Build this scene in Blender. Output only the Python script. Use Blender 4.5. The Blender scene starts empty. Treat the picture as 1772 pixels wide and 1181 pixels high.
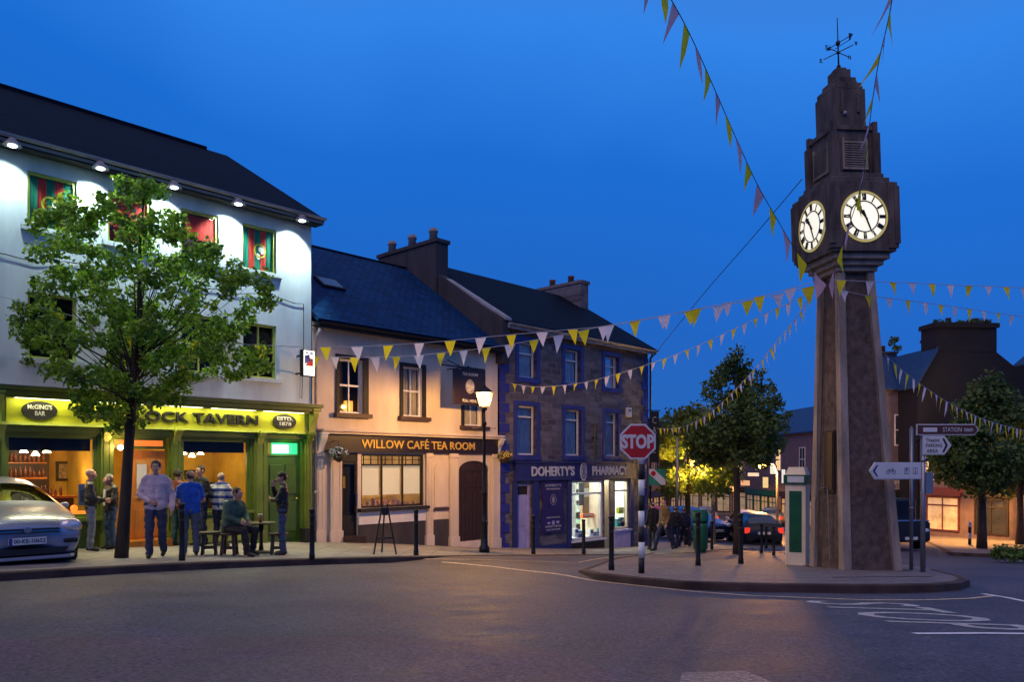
import bpy, bmesh, math, random
from mathutils import Vector, Matrix, noise, geometry
R = math.radians
sc = bpy.context.scene
C = bpy.context.collection
rnd = random.Random(7)

# ------------------------------------------------------------ camera, sky, twilight, exposure
FPX, CX, HY, CZ = 1350.0, 886.0, 805.0, 1.65
cam_data = bpy.data.cameras.new('camera')
cam = bpy.data.objects.new('camera', cam_data); C.objects.link(cam)
cam.location = (0, 0, CZ); cam.rotation_euler = (R(90), 0, 0)
cam_data.sensor_width = 36; cam_data.lens = 36 * FPX / 1772; cam_data.shift_y = 214.5 / 1772
cam_data.clip_start = .05; cam_data.clip_end = 3000
sc.camera = cam

world = bpy.data.worlds.new('World'); sc.world = world; world.use_nodes = True
wn = world.node_tree.nodes; wl = world.node_tree.links; wn.clear()
def N(t, **k):
    n = wn.new(t)
    for a, b in k.items(): setattr(n, a, b)
    return n
wout = N('ShaderNodeOutputWorld'); wbg = N('ShaderNodeBackground'); tcw = N('ShaderNodeTexCoord'); sep = N('ShaderNodeSeparateXYZ')
sky = N('ShaderNodeTexSky', sky_type='NISHITA', sun_disc=False); sky.sun_elevation = R(1.0); sky.sun_rotation = R(215)
ramp = N('ShaderNodeValToRGB'); cr = ramp.color_ramp
SKY = [(0.0, (.014, .12, .43)), (.16, (.009, .115, .50)), (.36, (.008, .135, .59)), (.50, (.028, .210, .74)), (.62, (.05, .18, .55)), (.8, (.12, .15, .32)), (1.0, (.14, .15, .28))]
cr.elements[0].position, cr.elements[0].color = SKY[0][0], SKY[0][1] + (1,)
cr.elements[1].position, cr.elements[1].color = SKY[-1][0], SKY[-1][1] + (1,)
for p_, c_ in SKY[1:-1]:
    e = cr.elements.new(p_); e.color = c_ + (1,)
nz = N('ShaderNodeTexNoise'); nz.inputs['Scale'].default_value = 2.2; nz.inputs['Detail'].default_value = 3
m1 = N('ShaderNodeMath', operation='MULTIPLY_ADD'); m1.inputs[1].default_value = .20; m1.inputs[2].default_value = -.10
m2 = N('ShaderNodeMath', operation='ADD')
m3 = N('ShaderNodeMath', operation='MULTIPLY_ADD'); m3.inputs[1].default_value = .12
add = N('ShaderNodeMix', data_type='RGBA', blend_type='ADD'); add.inputs[0].default_value = .004
wl.new(tcw.outputs['Generated'], sep.inputs[0]); wl.new(tcw.outputs['Generated'], nz.inputs['Vector'])
wl.new(nz.outputs[0], m1.inputs[0]); wl.new(sep.outputs['Z'], m2.inputs[0]); wl.new(m1.outputs[0], m2.inputs[1])
wl.new(sep.outputs['X'], m3.inputs[0]); wl.new(m2.outputs[0], m3.inputs[2]); wl.new(m3.outputs[0], ramp.inputs[0])
wl.new(ramp.outputs[0], add.inputs[6]); wl.new(sky.outputs[0], add.inputs[7])
wl.new(add.outputs[2], wbg.inputs[0]); wbg.inputs[1].default_value = 1.0; wl.new(wbg.outputs[0], wout.inputs[0])

sun = bpy.data.lights.new('twilight', 'SUN'); sun.energy = .86; sun.angle = R(50); sun.color = (1, .64, .47)
so = bpy.data.objects.new('twilight', sun); C.objects.link(so)
so.rotation_euler = (R(42), 0, R(-25))
sc.view_settings.view_transform = 'Standard'; sc.view_settings.look = 'None'
sc.view_settings.exposure = 0.12; sc.view_settings.gamma = 1
sc.render.engine = 'CYCLES'
sc.cycles.use_denoising = True
sc.cycles.max_bounces = 6; sc.cycles.transparent_max_bounces = 12
sc.cycles.sample_clamp_indirect = 4; sc.cycles.sample_clamp_direct = 0
sc.cycles.caustics_reflective = False; sc.cycles.caustics_refractive = False

# ------------------------------------------------------------ ground shape
U = Vector((.683, .730)).normalized(); NRM = Vector((U.y, -U.x)); P0 = Vector((-4.90, 19.1))
def so_(x, y):
    d = Vector((x, y)) - P0
    return d.dot(U), d.dot(NRM)
def sw(s, o):
    q = P0 + U * s + NRM * o
    return q.x, q.y
def ss(v, a, b):
    t = min(1, max(0, (v - a) / (b - a))); return t * t * (3 - 2 * t)
def plane(x, y):
    xe = min(max(x, -15), 32)
    if y < 30: yy = -.076 * max(y, 3) if y < 30 else 0
    else: yy = -2.28 - .04 * (min(y, 75) - 30)
    return -.84 - .0135 * xe + yy
DATA = [(-5.75, 13.6, -1.69), (-3.97, 15.5, -1.88), (-2.1, 17.1, -1.99), (.55, 20.1, -2.31), (2.07, 22.5, -2.58), (1.85, 14.5, -1.97), (4.6, 15.7, -1.99), (6.6, 15.0, -2.05)]
for s_, z_ in ((-10, -1.5), (-7, -1.53), (-4.28, -1.63), (-2, -1.72), (0, -1.80), (2.9, -2.15), (6.75, -2.52), (10.5, -2.88), (14.7, -3.10)):
    DATA.append(sw(s_, 0) + (z_,))
for s_, z_ in ((-10, -1.55), (-7, -1.60)): DATA.append(sw(s_, 3.1) + (z_,))
DATA += [(9, 26, -3.0), (6, 24, -2.85), (0, 8, -1.45), (5, 9, -1.6), (-6, 9, -1.42), (10, 10, -1.72)]
DATA = [(x, y, z - plane(x, y)) for x, y, z in DATA]
def gz(x, y):
    a = b = 0
    for px, py, r in DATA:
        w = math.exp(-((x - px) ** 2 + (y - py) ** 2) / 6.5); a += w * r; b += w
    return CZ + plane(x, y) + a / (b + .05)
def drop(x, y):
    s, o = so_(x, y)
    a = ss(s, -.6, .9) * (1 - ss(o, 7.4, 8.8))
    return .12 * (1 - a) + .012 * a
def rz(x, y): return gz(x, y) - drop(x, y)
def at(px, py, Y): return Vector(((px - CX) / FPX * Y, Y, CZ - (py - HY) / FPX * Y))
def G(px, py, f=gz):
    k = (px - CX) / FPX; m = (py - HY) / FPX
    h = lambda Y: CZ - m * Y - f(k * Y, Y)
    Y = 3.0
    while h(Y) > 0 and Y < 120: Y += .1
    lo, hi = Y - .1, Y
    for _ in range(12):
        mid = (lo + hi) / 2
        if h(mid) > 0: lo = mid
        else: hi = mid
    return Vector((k * Y, Y, f(k * Y, Y)))

# ------------------------------------------------------------ materials
def mat(name, col, rough=.75, metal=0, var=.18, vs=3.0, bump=0., bs=40., emit=None, es=0., spec=.5, trans=0., coat=0., streak=0.):
    m = bpy.data.materials.new(name); m.use_nodes = True
    nt = m.node_tree; n = nt.nodes; l = nt.links; b = n['Principled BSDF']
    b.inputs['Roughness'].default_value = rough; b.inputs['Metallic'].default_value = metal
    b.inputs['Specular IOR Level'].default_value = spec
    b.inputs['Coat Weight'].default_value = coat; b.inputs['Coat Roughness'].default_value = .06
    tc = n.new('ShaderNodeTexCoord')
    if var > 0:
        mp = n.new('ShaderNodeMapping'); mp.inputs['Scale'].default_value = (1, 1, .25 if streak else 1)
        nz = n.new('ShaderNodeTexNoise'); nz.inputs['Scale'].default_value = vs; nz.inputs['Detail'].default_value = 7; nz.inputs['Roughness'].default_value = .6
        rp = n.new('ShaderNodeValToRGB')
        rp.color_ramp.elements[0].position = .3; rp.color_ramp.elements[1].position = .72
        rp.color_ramp.elements[0].color = tuple(c * (1 - var) for c in col[:3]) + (1,)
        rp.color_ramp.elements[1].color = tuple(min(1, c * (1 + var)) for c in col[:3]) + (1,)
        l.new(tc.outputs['Object'], mp.inputs[0]); l.new(mp.outputs[0], nz.inputs['Vector']); l.new(nz.outputs[0], rp.inputs[0]); l.new(rp.outputs[0], b.inputs['Base Color'])
    else: b.inputs['Base Color'].default_value = tuple(col[:3]) + (1,)
    if bump:
        n2 = n.new('ShaderNodeTexNoise'); n2.inputs['Scale'].default_value = bs; n2.inputs['Detail'].default_value = 5
        bp = n.new('ShaderNodeBump'); bp.inputs['Strength'].default_value = bump; bp.inputs['Distance'].default_value = .02
        l.new(tc.outputs['Object'], n2.inputs['Vector']); l.new(n2.outputs[0], bp.inputs['Height']); l.new(bp.outputs[0], b.inputs['Normal'])
    if emit:
        b.inputs['Emission Color'].default_value = tuple(emit) + (1,); b.inputs['Emission Strength'].default_value = es
    if trans:
        tr = n.new('ShaderNodeBsdfTranslucent'); mx = n.new('ShaderNodeMixShader'); mx.inputs[0].default_value = trans
        if var > 0: l.new(rp.outputs[0], tr.inputs[0])
        else: tr.inputs[0].default_value = tuple(col[:3]) + (1,)
        l.new(b.outputs[0], mx.inputs[1]); l.new(tr.outputs[0], mx.inputs[2]); l.new(mx.outputs[0], n['Material Output'].inputs[0])
    return m
def glass(name, tint=(.9, .95, 1), refl=.0):
    m = bpy.data.materials.new(name); m.use_nodes = True
    n = m.node_tree.nodes; l = m.node_tree.links; n.remove(n['Principled BSDF'])
    t = n.new('ShaderNodeBsdfTransparent'); t.inputs[0].default_value = tint + (1,)
    g = n.new('ShaderNodeBsdfGlossy'); g.inputs['Roughness'].default_value = .04
    mx = n.new('ShaderNodeMixShader'); f = n.new('ShaderNodeFresnel'); f.inputs[0].default_value = 1.22
    a = n.new('ShaderNodeMath'); a.operation = 'ADD'; a.inputs[1].default_value = refl; a.use_clamp = True
    l.new(f.outputs[0], a.inputs[0]); l.new(a.outputs[0], mx.inputs[0])
    l.new(t.outputs[0], mx.inputs[1]); l.new(g.outputs[0], mx.inputs[2]); l.new(mx.outputs[0], n['Material Output'].inputs[0])
    return m
def tile_mat(name, c1, c2, mortar, sx, sz, rough, axes='XZ', ms=.02, bump=.5, distort=0., offset=.5, spec=.5):
    """courses of stone, slate or slabs from a brick texture laid in the object's own metres"""
    m = bpy.data.materials.new(name); m.use_nodes = True
    n = m.node_tree.nodes; l = m.node_tree.links; b = n['Principled BSDF']; b.inputs['Roughness'].default_value = rough
    b.inputs['Specular IOR Level'].default_value = spec
    tc = n.new('ShaderNodeTexCoord'); sp = n.new('ShaderNodeSeparateXYZ'); cb = n.new('ShaderNodeCombineXYZ')
    l.new(tc.outputs['Object'], sp.inputs[0])
    l.new(sp.outputs[axes[0]], cb.inputs[0]); l.new(sp.outputs[axes[1]], cb.inputs[1])
    br = n.new('ShaderNodeTexBrick'); br.offset = offset
    br.inputs['Color1'].default_value = c1 + (1,); br.inputs['Color2'].default_value = c2 + (1,); br.inputs['Mortar'].default_value = mortar + (1,)
    br.inputs['Scale'].default_value = 1; br.inputs['Brick Width'].default_value = sx; br.inputs['Row Height'].default_value = sz
    br.inputs['Mortar Size'].default_value = ms; br.inputs['Mortar Smooth'].default_value = .3
    src = cb.outputs[0]
    if distort:
        nd = n.new('ShaderNodeTexNoise'); nd.inputs['Scale'].default_value = 2.5; nd.inputs['Detail'].default_value = 2
        l.new(cb.outputs[0], nd.inputs['Vector'])
        sc_ = n.new('ShaderNodeVectorMath'); sc_.operation = 'SCALE'; sc_.inputs['Scale'].default_value = distort
        ad = n.new('ShaderNodeVectorMath'); ad.operation = 'ADD'
        l.new(nd.outputs[1], sc_.inputs[0]); l.new(cb.outputs[0], ad.inputs[0]); l.new(sc_.outputs[0], ad.inputs[1]); src = ad.outputs[0]
    l.new(src, br.inputs['Vector'])
    nz = n.new('ShaderNodeTexNoise'); nz.inputs['Scale'].default_value = 5; nz.inputs['Detail'].default_value = 8
    l.new(tc.outputs['Object'], nz.inputs['Vector'])
    mp = n.new('ShaderNodeMapRange'); mp.inputs['To Min'].default_value = .55; mp.inputs['To Max'].default_value = 1.45
    l.new(nz.outputs[0], mp.inputs[0])
    mu = n.new('ShaderNodeVectorMath'); mu.operation = 'SCALE'; l.new(br.outputs[0], mu.inputs[0]); l.new(mp.outputs[0], mu.inputs['Scale'])
    l.new(mu.outputs[0], b.inputs['Base Color'])
    bp = n.new('ShaderNodeBump'); bp.inputs['Strength'].default_value = bump; bp.inputs['Distance'].default_value = .02; bp.invert = True
    l.new(br.outputs['Fac'], bp.inputs['Height']); l.new(bp.outputs[0], b.inputs['Normal'])
    return m

M = {}
M['render'] = mat('white_render', (.56, .67, .69), .85, var=.2, vs=1.6, bump=.15, bs=25, streak=1)
M['tea'] = mat('cream_render', (.66, .56, .45), .85, var=.2, vs=1.4, bump=.15, bs=25, streak=1)
M['slate'] = tile_mat('dark_slate', (.004, .008, .020), (.0025, .005, .013), (.001, .002, .005), .26, .20, .7, 'XY', .012, .7, spec=.10)
M['slate_blue'] = tile_mat('blue_slate', (.004, .055, .17), (.002, .030, .10), (.001, .010, .035), .26, .17, .6, 'XY', .014, .9, spec=.15)
M['stone'] = tile_mat('grey_rubble_stone', (.20, .175, .185), (.075, .066, .078), (.16, .145, .15), .46, .19, .85, 'XZ', .025, 1.0, .2)
M['blue'] = mat('royal_blue_paint', (.035, .045, .22), .5, var=.2)
M['navy'] = mat('navy_paint', (.025, .032, .15), .45, var=.15)
M['quoin'] = mat('blue_quoin_paint', (.03, .035, .24), .6, var=.2)
M['lavender'] = mat('lavender_paint', (.42, .38, .62), .6)
M['white'] = mat('white_paint', (.72, .72, .72), .5, var=.06)
M['signwhite'] = mat('sign_white', (.62, .62, .62), .5, var=.1)
M['olive'] = mat('olive_green_paint', (.13, .18, .02), .42, var=.2)
M['green'] = mat('moss_green_paint', (.05, .105, .014), .4, var=.2)
M['lime'] = mat('yellow_green_paint', (.44, .47, .014), .6, var=.12)
M['limeframe'] = mat('lime_frame_paint', (.42, .50, .08), .5, var=.1)
M['orange'] = mat('orange_varnished_wood', (.60, .20, .02), .4, var=.2, streak=1, vs=9)
M['black'] = mat('black_paint', (.008, .008, .010), .65, var=.2)
M['blackmatt'] = mat('black_board', (.014, .013, .014), .7, var=.2)
M['brownboard'] = mat('dark_brown_board', (.020, .011, .010), .45, var=.2)
M['darkwood'] = mat('dark_wood', (.035, .018, .010), .5, var=.35, vs=8, bump=.2)
M['sillred'] = mat('brown_sill', (.06, .03, .022), .6)
M['metal'] = mat('galvanised_metal', (.30, .30, .32), .4, metal=.7, var=.15)
M['iron'] = mat('black_iron', (.012, .012, .014), .38, metal=.2, var=.1)
M['gold'] = mat('gold_leaf_letters', (.80, .52, .09), .35, metal=.3, var=.1)
M['cement'] = mat('dark_cement_render', (.05, .045, .052), .9, var=.4, vs=2.2, bump=.3, streak=1)
M['fasciawhite'] = mat('pale_fascia_board', (.36, .34, .33), .6, var=.25)
M['pot'] = mat('clay_pot', (.30, .24, .21), .8, var=.2)
M['potred'] = mat('red_clay_pot', (.16, .06, .04), .8, var=.2)
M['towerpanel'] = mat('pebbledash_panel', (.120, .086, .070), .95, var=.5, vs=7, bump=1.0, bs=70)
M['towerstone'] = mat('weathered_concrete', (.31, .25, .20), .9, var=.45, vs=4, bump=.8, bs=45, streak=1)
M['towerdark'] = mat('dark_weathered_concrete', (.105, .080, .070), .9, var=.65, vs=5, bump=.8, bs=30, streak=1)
M['dial'] = mat('lit_clock_dial', (.9, .9, .8), .4, var=0, emit=(1, .93, .70), es=.80)
M['dialrim'] = mat('dial_amber_rim', (.55, .45, .1), .5, var=.2, emit=(1, .8, .25), es=.25)
M['glass'] = glass('window_glass'); M['glassdark'] = glass('dim_glass', (.75, .8, .9), .03)
M['lampglass'] = mat('lit_lamp_glass', (1, .7, .3), .3, var=0, emit=(1, .60, .20), es=9)
M['bulb'] = mat('lit_bulb', (1, .9, .7), .3, var=0, emit=(1, .80, .45), es=30)
M['bulbwhite'] = mat('lit_white_lamp', (1, 1, 1), .3, var=0, emit=(.95, 1, .95), es=14)
M['sodium'] = mat('lit_sodium_lamp', (1, .6, .2), .3, var=0, emit=(1, .42, .08), es=9)
M['wallwarm'] = mat('ochre_wall', (.62, .40, .05), .8, var=.3, vs=1.6)
M['wallwhite'] = mat('shop_white_wall', (.72, .74, .72), .8, var=.05)
M['roomdark'] = mat('dark_room', (.02, .02, .026), .9, var=.2)
M['curtain'] = mat('net_curtain', (.75, .64, .62), .9, var=.35, vs=9, streak=1)
M['curtaintea'] = mat('cream_curtain', (.42, .37, .33), .9, var=.2)
M['blind'] = mat('cream_roller_blind', (.55, .50, .42), .9, var=.06, emit=(1, .72, .40), es=.36)  # emission puts the warm glow of the room into the blind itself
M['flagred'] = mat('red_cloth', (.62, .05, .03), .8, var=.2, trans=.3)
M['flaggreen'] = mat('green_cloth', (.01, .24, .13), .8, var=.2, trans=.3)
M['buntyellow'] = mat('yellow_bunting_cloth', (.90, .78, .02), .8, var=.1, trans=.4)
M['buntwhite'] = mat('white_bunting_cloth', (.78, .76, .86), .8, var=.1, trans=.4)
M['buntpink'] = mat('pink_bunting_cloth', (.72, .46, .54), .8, var=.1, trans=.45)
M['cord'] = mat('white_cord', (.5, .5, .55), .8, var=0)
M['darkcord'] = mat('dark_wire', (.03, .03, .035), .8, var=0)
M['red'] = mat('sign_red', (.42, .004, .005), .45, var=.08)
M['brownsign'] = mat('brown_sign', (.085, .025, .015), .5, var=.1)
M['kerb'] = mat('kerb_stone', (.060, .036, .030), .9, var=.65, vs=1.6, bump=.3)
M['paint'] = mat('white_road_paint', (.85, .83, .84), .7, var=.3, vs=14)
M['amberpaint'] = mat('yellow_road_paint', (.60, .46, .32), .7, var=.4, vs=9)
M['cream'] = mat('cream_paint', (.78, .66, .46), .5, var=.15, vs=2.5)
M['darkgreen'] = mat('dark_green_panel', (.006, .085, .028), .35, var=.3)
M['bark'] = mat('bark', (.045, .032, .022), .9, var=.45, vs=9, bump=.8, streak=1)
M['rubber'] = mat('black_rubber', (.012, .012, .013), .8, var=.1)
M['chrome'] = mat('chrome', (.6, .62, .66), .15, metal=1, var=0)
M['amber'] = mat('amber_lens', (.8, .30, .02), .2, var=0, coat=1)
M['lens'] = mat('clear_headlamp_lens', (.70, .70, .74), .15, var=.35, vs=22, metal=.35, coat=1)
M['skin'] = mat('skin', (.56, .30, .20), .55, var=.08)
M['crest'] = mat('white_crest', (.75, .75, .72), .6, var=.3, vs=30)

def asphalt(name, c, rough=.62):
    m = bpy.data.materials.new(name); m.use_nodes = True
    n = m.node_tree.nodes; l = m.node_tree.links; b = n['Principled BSDF']
    tc = n.new('ShaderNodeTexCoord')
    def nz(s, d=6, r=.6):
        q = n.new('ShaderNodeTexNoise'); q.inputs['Scale'].default_value = s; q.inputs['Detail'].default_value = d; q.inputs['Roughness'].default_value = r
        l.new(tc.outputs['Object'], q.inputs['Vector']); return q
    a, f, g = nz(.35, 5), nz(26, 7, .85), nz(2.2, 6, .75)
    def mr(src, lo, hi, a0=.3, a1=.7):
        q = n.new('ShaderNodeMapRange'); q.inputs['From Min'].default_value = a0; q.inputs['From Max'].default_value = a1
        q.inputs['To Min'].default_value = lo; q.inputs['To Max'].default_value = hi; l.new(src.outputs[0], q.inputs[0]); return q
    m1 = n.new('ShaderNodeMath'); m1.operation = 'MULTIPLY'; m2 = n.new('ShaderNodeMath'); m2.operation = 'MULTIPLY'
    l.new(mr(a, .72, 1.3).outputs[0], m1.inputs[0]); l.new(mr(f, .25, 2.1, .40, .60).outputs[0], m1.inputs[1])
    l.new(m1.outputs[0], m2.inputs[0]); l.new(mr(g, .62, 1.42).outputs[0], m2.inputs[1])
    vo = n.new('ShaderNodeTexVoronoi'); vo.inputs['Scale'].default_value = 22; l.new(tc.outputs['Object'], vo.inputs['Vector'])
    sp = n.new('ShaderNodeMath'); sp.operation = 'LESS_THAN'; sp.inputs[1].default_value = .12; l.new(vo.outputs['Distance'], sp.inputs[0])
    s2 = n.new('ShaderNodeMath'); s2.operation = 'MULTIPLY_ADD'; s2.inputs[1].default_value = 3.2; l.new(sp.outputs[0], s2.inputs[0]); l.new(m2.outputs[0], s2.inputs[2])
    v = n.new('ShaderNodeVectorMath'); v.operation = 'SCALE'; v.inputs[0].default_value = c; l.new(s2.outputs[0], v.inputs['Scale']); l.new(v.outputs[0], b.inputs['Base Color'])
    l.new(mr(g, rough - .12, rough + .12).outputs[0], b.inputs['Roughness'])
    bp = n.new('ShaderNodeBump'); bp.inputs['Strength'].default_value = .9; bp.inputs['Distance'].default_value = .012
    l.new(f.outputs[0], bp.inputs['Height']); l.new(bp.outputs[0], b.inputs['Normal'])
    return m
M['asphalt'] = asphalt('asphalt', (.062, .060, .078), .60)
M['patch'] = asphalt('worn_pale_asphalt', (.20, .18, .18), .6)
M['paving'] = tile_mat('concrete_slabs', (.27, .255, .235), (.21, .20, .19), (.11, .105, .10), .6, .6, .7, 'XY', .012, .3, offset=0.)
M['paving2'] = tile_mat('block_paving', (.20, .175, .175), (.15, .13, .135), (.08, .07, .07), .42, .21, .7, 'XY', .01, .3)

# ------------------------------------------------------------ mesh builder
class MB:
    def __init__(s): s.bm = bmesh.new()
    def box(s, x0, x1, y0, y1, z0, z1, mi=0):
        v = [s.bm.verts.new(p) for p in ((x0, y0, z0), (x1, y0, z0), (x1, y1, z0), (x0, y1, z0), (x0, y0, z1), (x1, y0, z1), (x1, y1, z1), (x0, y1, z1))]
        for f in ((3, 2, 1, 0), (4, 5, 6, 7), (0, 1, 5, 4), (1, 2, 6, 5), (2, 3, 7, 6), (3, 0, 4, 7)):
            s.bm.faces.new([v[i] for i in f]).material_index = mi
        return s
    def poly(s, pts, mi=0):
        f = s.bm.faces.new([s.bm.verts.new(p) for p in pts]); f.material_index = mi; return s
    def prism(s, pts, d):
        """closed solid: polygon pts extruded by vector d"""
        a = [s.bm.verts.new(p) for p in pts]; b = [s.bm.verts.new(Vector(p) + Vector(d)) for p in pts]
        s.bm.faces.new(a[::-1]); s.bm.faces.new(b)
        for i in range(len(a)): s.bm.faces.new((a[i], a[(i + 1) % len(a)], b[(i + 1) % len(a)], b[i]))
        return s
    def frust(s, x0, x1, y0, y1, z0, X0, X1, Y0, Y1, z1):
        v = [s.bm.verts.new(p) for p in ((x0, y0, z0), (x1, y0, z0), (x1, y1, z0), (x0, y1, z0), (X0, Y0, z1), (X1, Y0, z1), (X1, Y1, z1), (X0, Y1, z1))]
        for f in ((3, 2, 1, 0), (4, 5, 6, 7), (0, 1, 5, 4), (1, 2, 6, 5), (2, 3, 7, 6), (3, 0, 4, 7)): s.bm.faces.new([v[i] for i in f])
        return s
    def tube(s, pts, rads, seg=8, cap=True):
        pts = [Vector(p) for p in pts]
        if not hasattr(rads, '__len__'): rads = [rads] * len(pts)
        rings = []; up = None
        for i, p in enumerate(pts):
            d = (pts[min(i + 1, len(pts) - 1)] - pts[max(i - 1, 0)])
            if d.length < 1e-9: d = Vector((0, 0, 1))
            d.normalize()
            if up is None: up = Vector((1, 0, 0)) if abs(d.x) < .9 else Vector((0, 1, 0))
            a = (up - d * up.dot(d)); a.normalize(); b = d.cross(a); up = a
            rings.append([s.bm.verts.new(p + (a * math.cos(2 * math.pi * k / seg) + b * math.sin(2 * math.pi * k / seg)) * rads[i]) for k in range(seg)])
        for i in range(len(rings) - 1):
            for k in range(seg):
                f = s.bm.faces.new((rings[i][k], rings[i][(k + 1) % seg], rings[i + 1][(k + 1) % seg], rings[i + 1][k])); f.smooth = seg > 6
        if cap: s.bm.faces.new(rings[0][::-1]); s.bm.faces.new(rings[-1])
        return s
    def lathe(s, prof, c=(0, 0, 0), seg=16):
        return s.tube([(c[0], c[1], c[2] + z) for r, z in prof], [max(r, .0005) for r, z in prof], seg)
    def ball(s, c, r, sc_=(1, 1, 1), n=2):
        m = Matrix.Translation(c) @ Matrix.Diagonal((r * sc_[0], r * sc_[1], r * sc_[2], 1))
        g = bmesh.ops.create_icosphere(s.bm, subdivisions=n, radius=1, matrix=m)
        for v in g['verts']:
            for f in v.link_faces: f.smooth = True
        return s
    def disc(s, c, rx, rz_, seg=28, thick=.01, ax='y'):
        """flat oval solid facing -y"""
        pts = [(c[0] + rx * math.cos(2 * math.pi * k / seg), c[1], c[2] + rz_ * math.sin(2 * math.pi * k / seg)) for k in range(seg)]
        return s.prism(pts, (0, thick, 0))
    def ring(s, c, r0, r1, seg=32, thick=.01, sx=1.):
        for k in range(seg):
            a, b = 2 * math.pi * k / seg, 2 * math.pi * (k + 1) / seg
            P = lambda r, t: (c[0] + r * sx * math.cos(t), c[1], c[2] + r * math.sin(t))
            s.prism([P(r0, a), P(r1, a), P(r1, b), P(r0, b)], (0, thick, 0))
        return s
    def done(s, name, m, parent=None, smooth=False, bevel=0., loc=None, rot=None):
        if bevel: bmesh.ops.bevel(s.bm, geom=list(s.bm.edges), offset=bevel, segments=1, affect='EDGES', profile=.7)
        bmesh.ops.recalc_face_normals(s.bm, faces=s.bm.faces)
        me = bpy.data.meshes.new(name); s.bm.to_mesh(me); s.bm.free()
        for q in (m if isinstance(m, (list, tuple)) else [m]): me.materials.append(q)
        if smooth:
            for p in me.polygons: p.use_smooth = True
        o = bpy.data.objects.new(name, me); C.objects.link(o)
        if parent: o.parent = parent
        if loc is not None: o.location = loc
        if rot is not None: o.rotation_euler = rot
        return o
def tag(o, label=None, cat=None, group=None, kind=None):
    if label: o['label'] = label
    if cat: o['category'] = cat
    if group: o['group'] = group
    if kind: o['kind'] = kind
    return o
def thing(name, label, cat, loc=(0, 0, 0), rot=0, group=None):
    o = bpy.data.objects.new(name, None); C.objects.link(o); o.location = loc
    o.rotation_euler = rot if hasattr(rot, '__len__') else (0, 0, rot); o.empty_display_size = .1
    return tag(o, label, cat, group)
def dup(root, loc, rot=None, label=None, group=None, recolour=None, scale=None):
    r = root.copy(); C.objects.link(r); r.location = loc
    if rot is not None: r.rotation_euler = rot if hasattr(rot, '__len__') else (0, 0, rot)
    if scale: r.scale = scale
    if label: r['label'] = label
    if group: r['group'] = group
    def rec(src, dst):
        for ch in list(src.children):
            c = ch.copy(); C.objects.link(c); c.parent = dst
            if recolour and c.name.split('.')[0] in recolour:
                c.data = c.data.copy(); c.data.materials[0] = recolour[c.name.split('.')[0]]
            rec(ch, c)
    rec(root, r)
    return r
def text(name, body, m, parent, x0, x1, z0, z1, y, rot=None, loc=None, bold=0., ext=.012, align='CENTER', lines=1):
    """lettering fitted into the rectangle x0..x1, z0..z1 of the parent's -y side"""
    cu = bpy.data.curves.new(name, 'FONT'); cu.body = body; cu.align_x = align; cu.offset = bold; cu.extrude = .02; cu.resolution_u = 3
    o = bpy.data.objects.new(name, cu); C.objects.link(o)
    dg = bpy.context.evaluated_depsgraph_get(); me = bpy.data.meshes.new_from_object(o.evaluated_get(dg)); bpy.data.objects.remove(o); bpy.data.curves.remove(cu)
    xs = [v.co.x for v in me.vertices]; ys = [v.co.y for v in me.vertices]
    ax, bx, ay, by = min(xs), max(xs), min(ys), max(ys)
    for v in me.vertices:
        c = v.co.copy()
        v.co = (x0 + (c.x - ax) / (bx - ax) * (x1 - x0), y - (c.z / .02) * ext * .5, z0 + (c.y - ay) / (by - ay) * (z1 - z0))
    me.materials.clear(); me.materials.append(m)
    o = bpy.data.objects.new(name, me); C.objects.link(o)
    if parent: o.parent = parent
    if loc is not None: o.location = loc
    if rot is not None: o.rotation_euler = rot
    return o
def light(name, kind, loc, energy, col, parent=None, size=.1, sizey=None, rot=None, spot=None, blend=.5):
    d = bpy.data.lights.new(name, kind); d.energy = energy; d.color = col
    if kind == 'AREA':
        d.size = size
        if sizey: d.shape = 'RECTANGLE'; d.size_y = sizey
    elif kind in ('POINT', 'SPOT'): d.shadow_soft_size = size
    if kind == 'SPOT': d.spot_size = spot; d.spot_blend = blend
    o = bpy.data.objects.new(name, d); C.objects.link(o); o.location = loc
    if rot is not None: o.rotation_euler = rot
    if parent: o.parent = parent
    return o
def aim(o, tgt):
    o.rotation_euler = (Vector(tgt) - o.location).to_track_quat('-Z', 'Y').to_euler()

# ------------------------------------------------------------ ground, road, pavements
def lines(lo, hi, fine_lo, fine_hi, step, grow=1.35):
    v = []; x = fine_lo
    while x <= fine_hi: v.append(x); x += step
    d = step; x = v[-1]
    while x < hi: d *= grow; x += d; v.append(x)
    d = step; x = v[0]; w = []
    while x > lo: d *= grow; x -= d; w.append(x)
    return w[::-1] + v
def road():
    xs = lines(-400, 500, -14, 32, .5); ys = lines(-60, 900, 2, 40, .5)
    bm = bmesh.new(); g = [[bm.verts.new((x, y, rz(x, y))) for x in xs] for y in ys]
    for j in range(len(ys) - 1):
        for i in range(len(xs) - 1): bm.faces.new((g[j][i], g[j][i + 1], g[j + 1][i + 1], g[j + 1][i])).smooth = True
    me = bpy.data.meshes.new('road'); bm.to_mesh(me); bm.free(); me.materials.append(M['asphalt'])
    o = bpy.data.objects.new('road', me); C.objects.link(o); o['kind'] = 'structure'
road()
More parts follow.
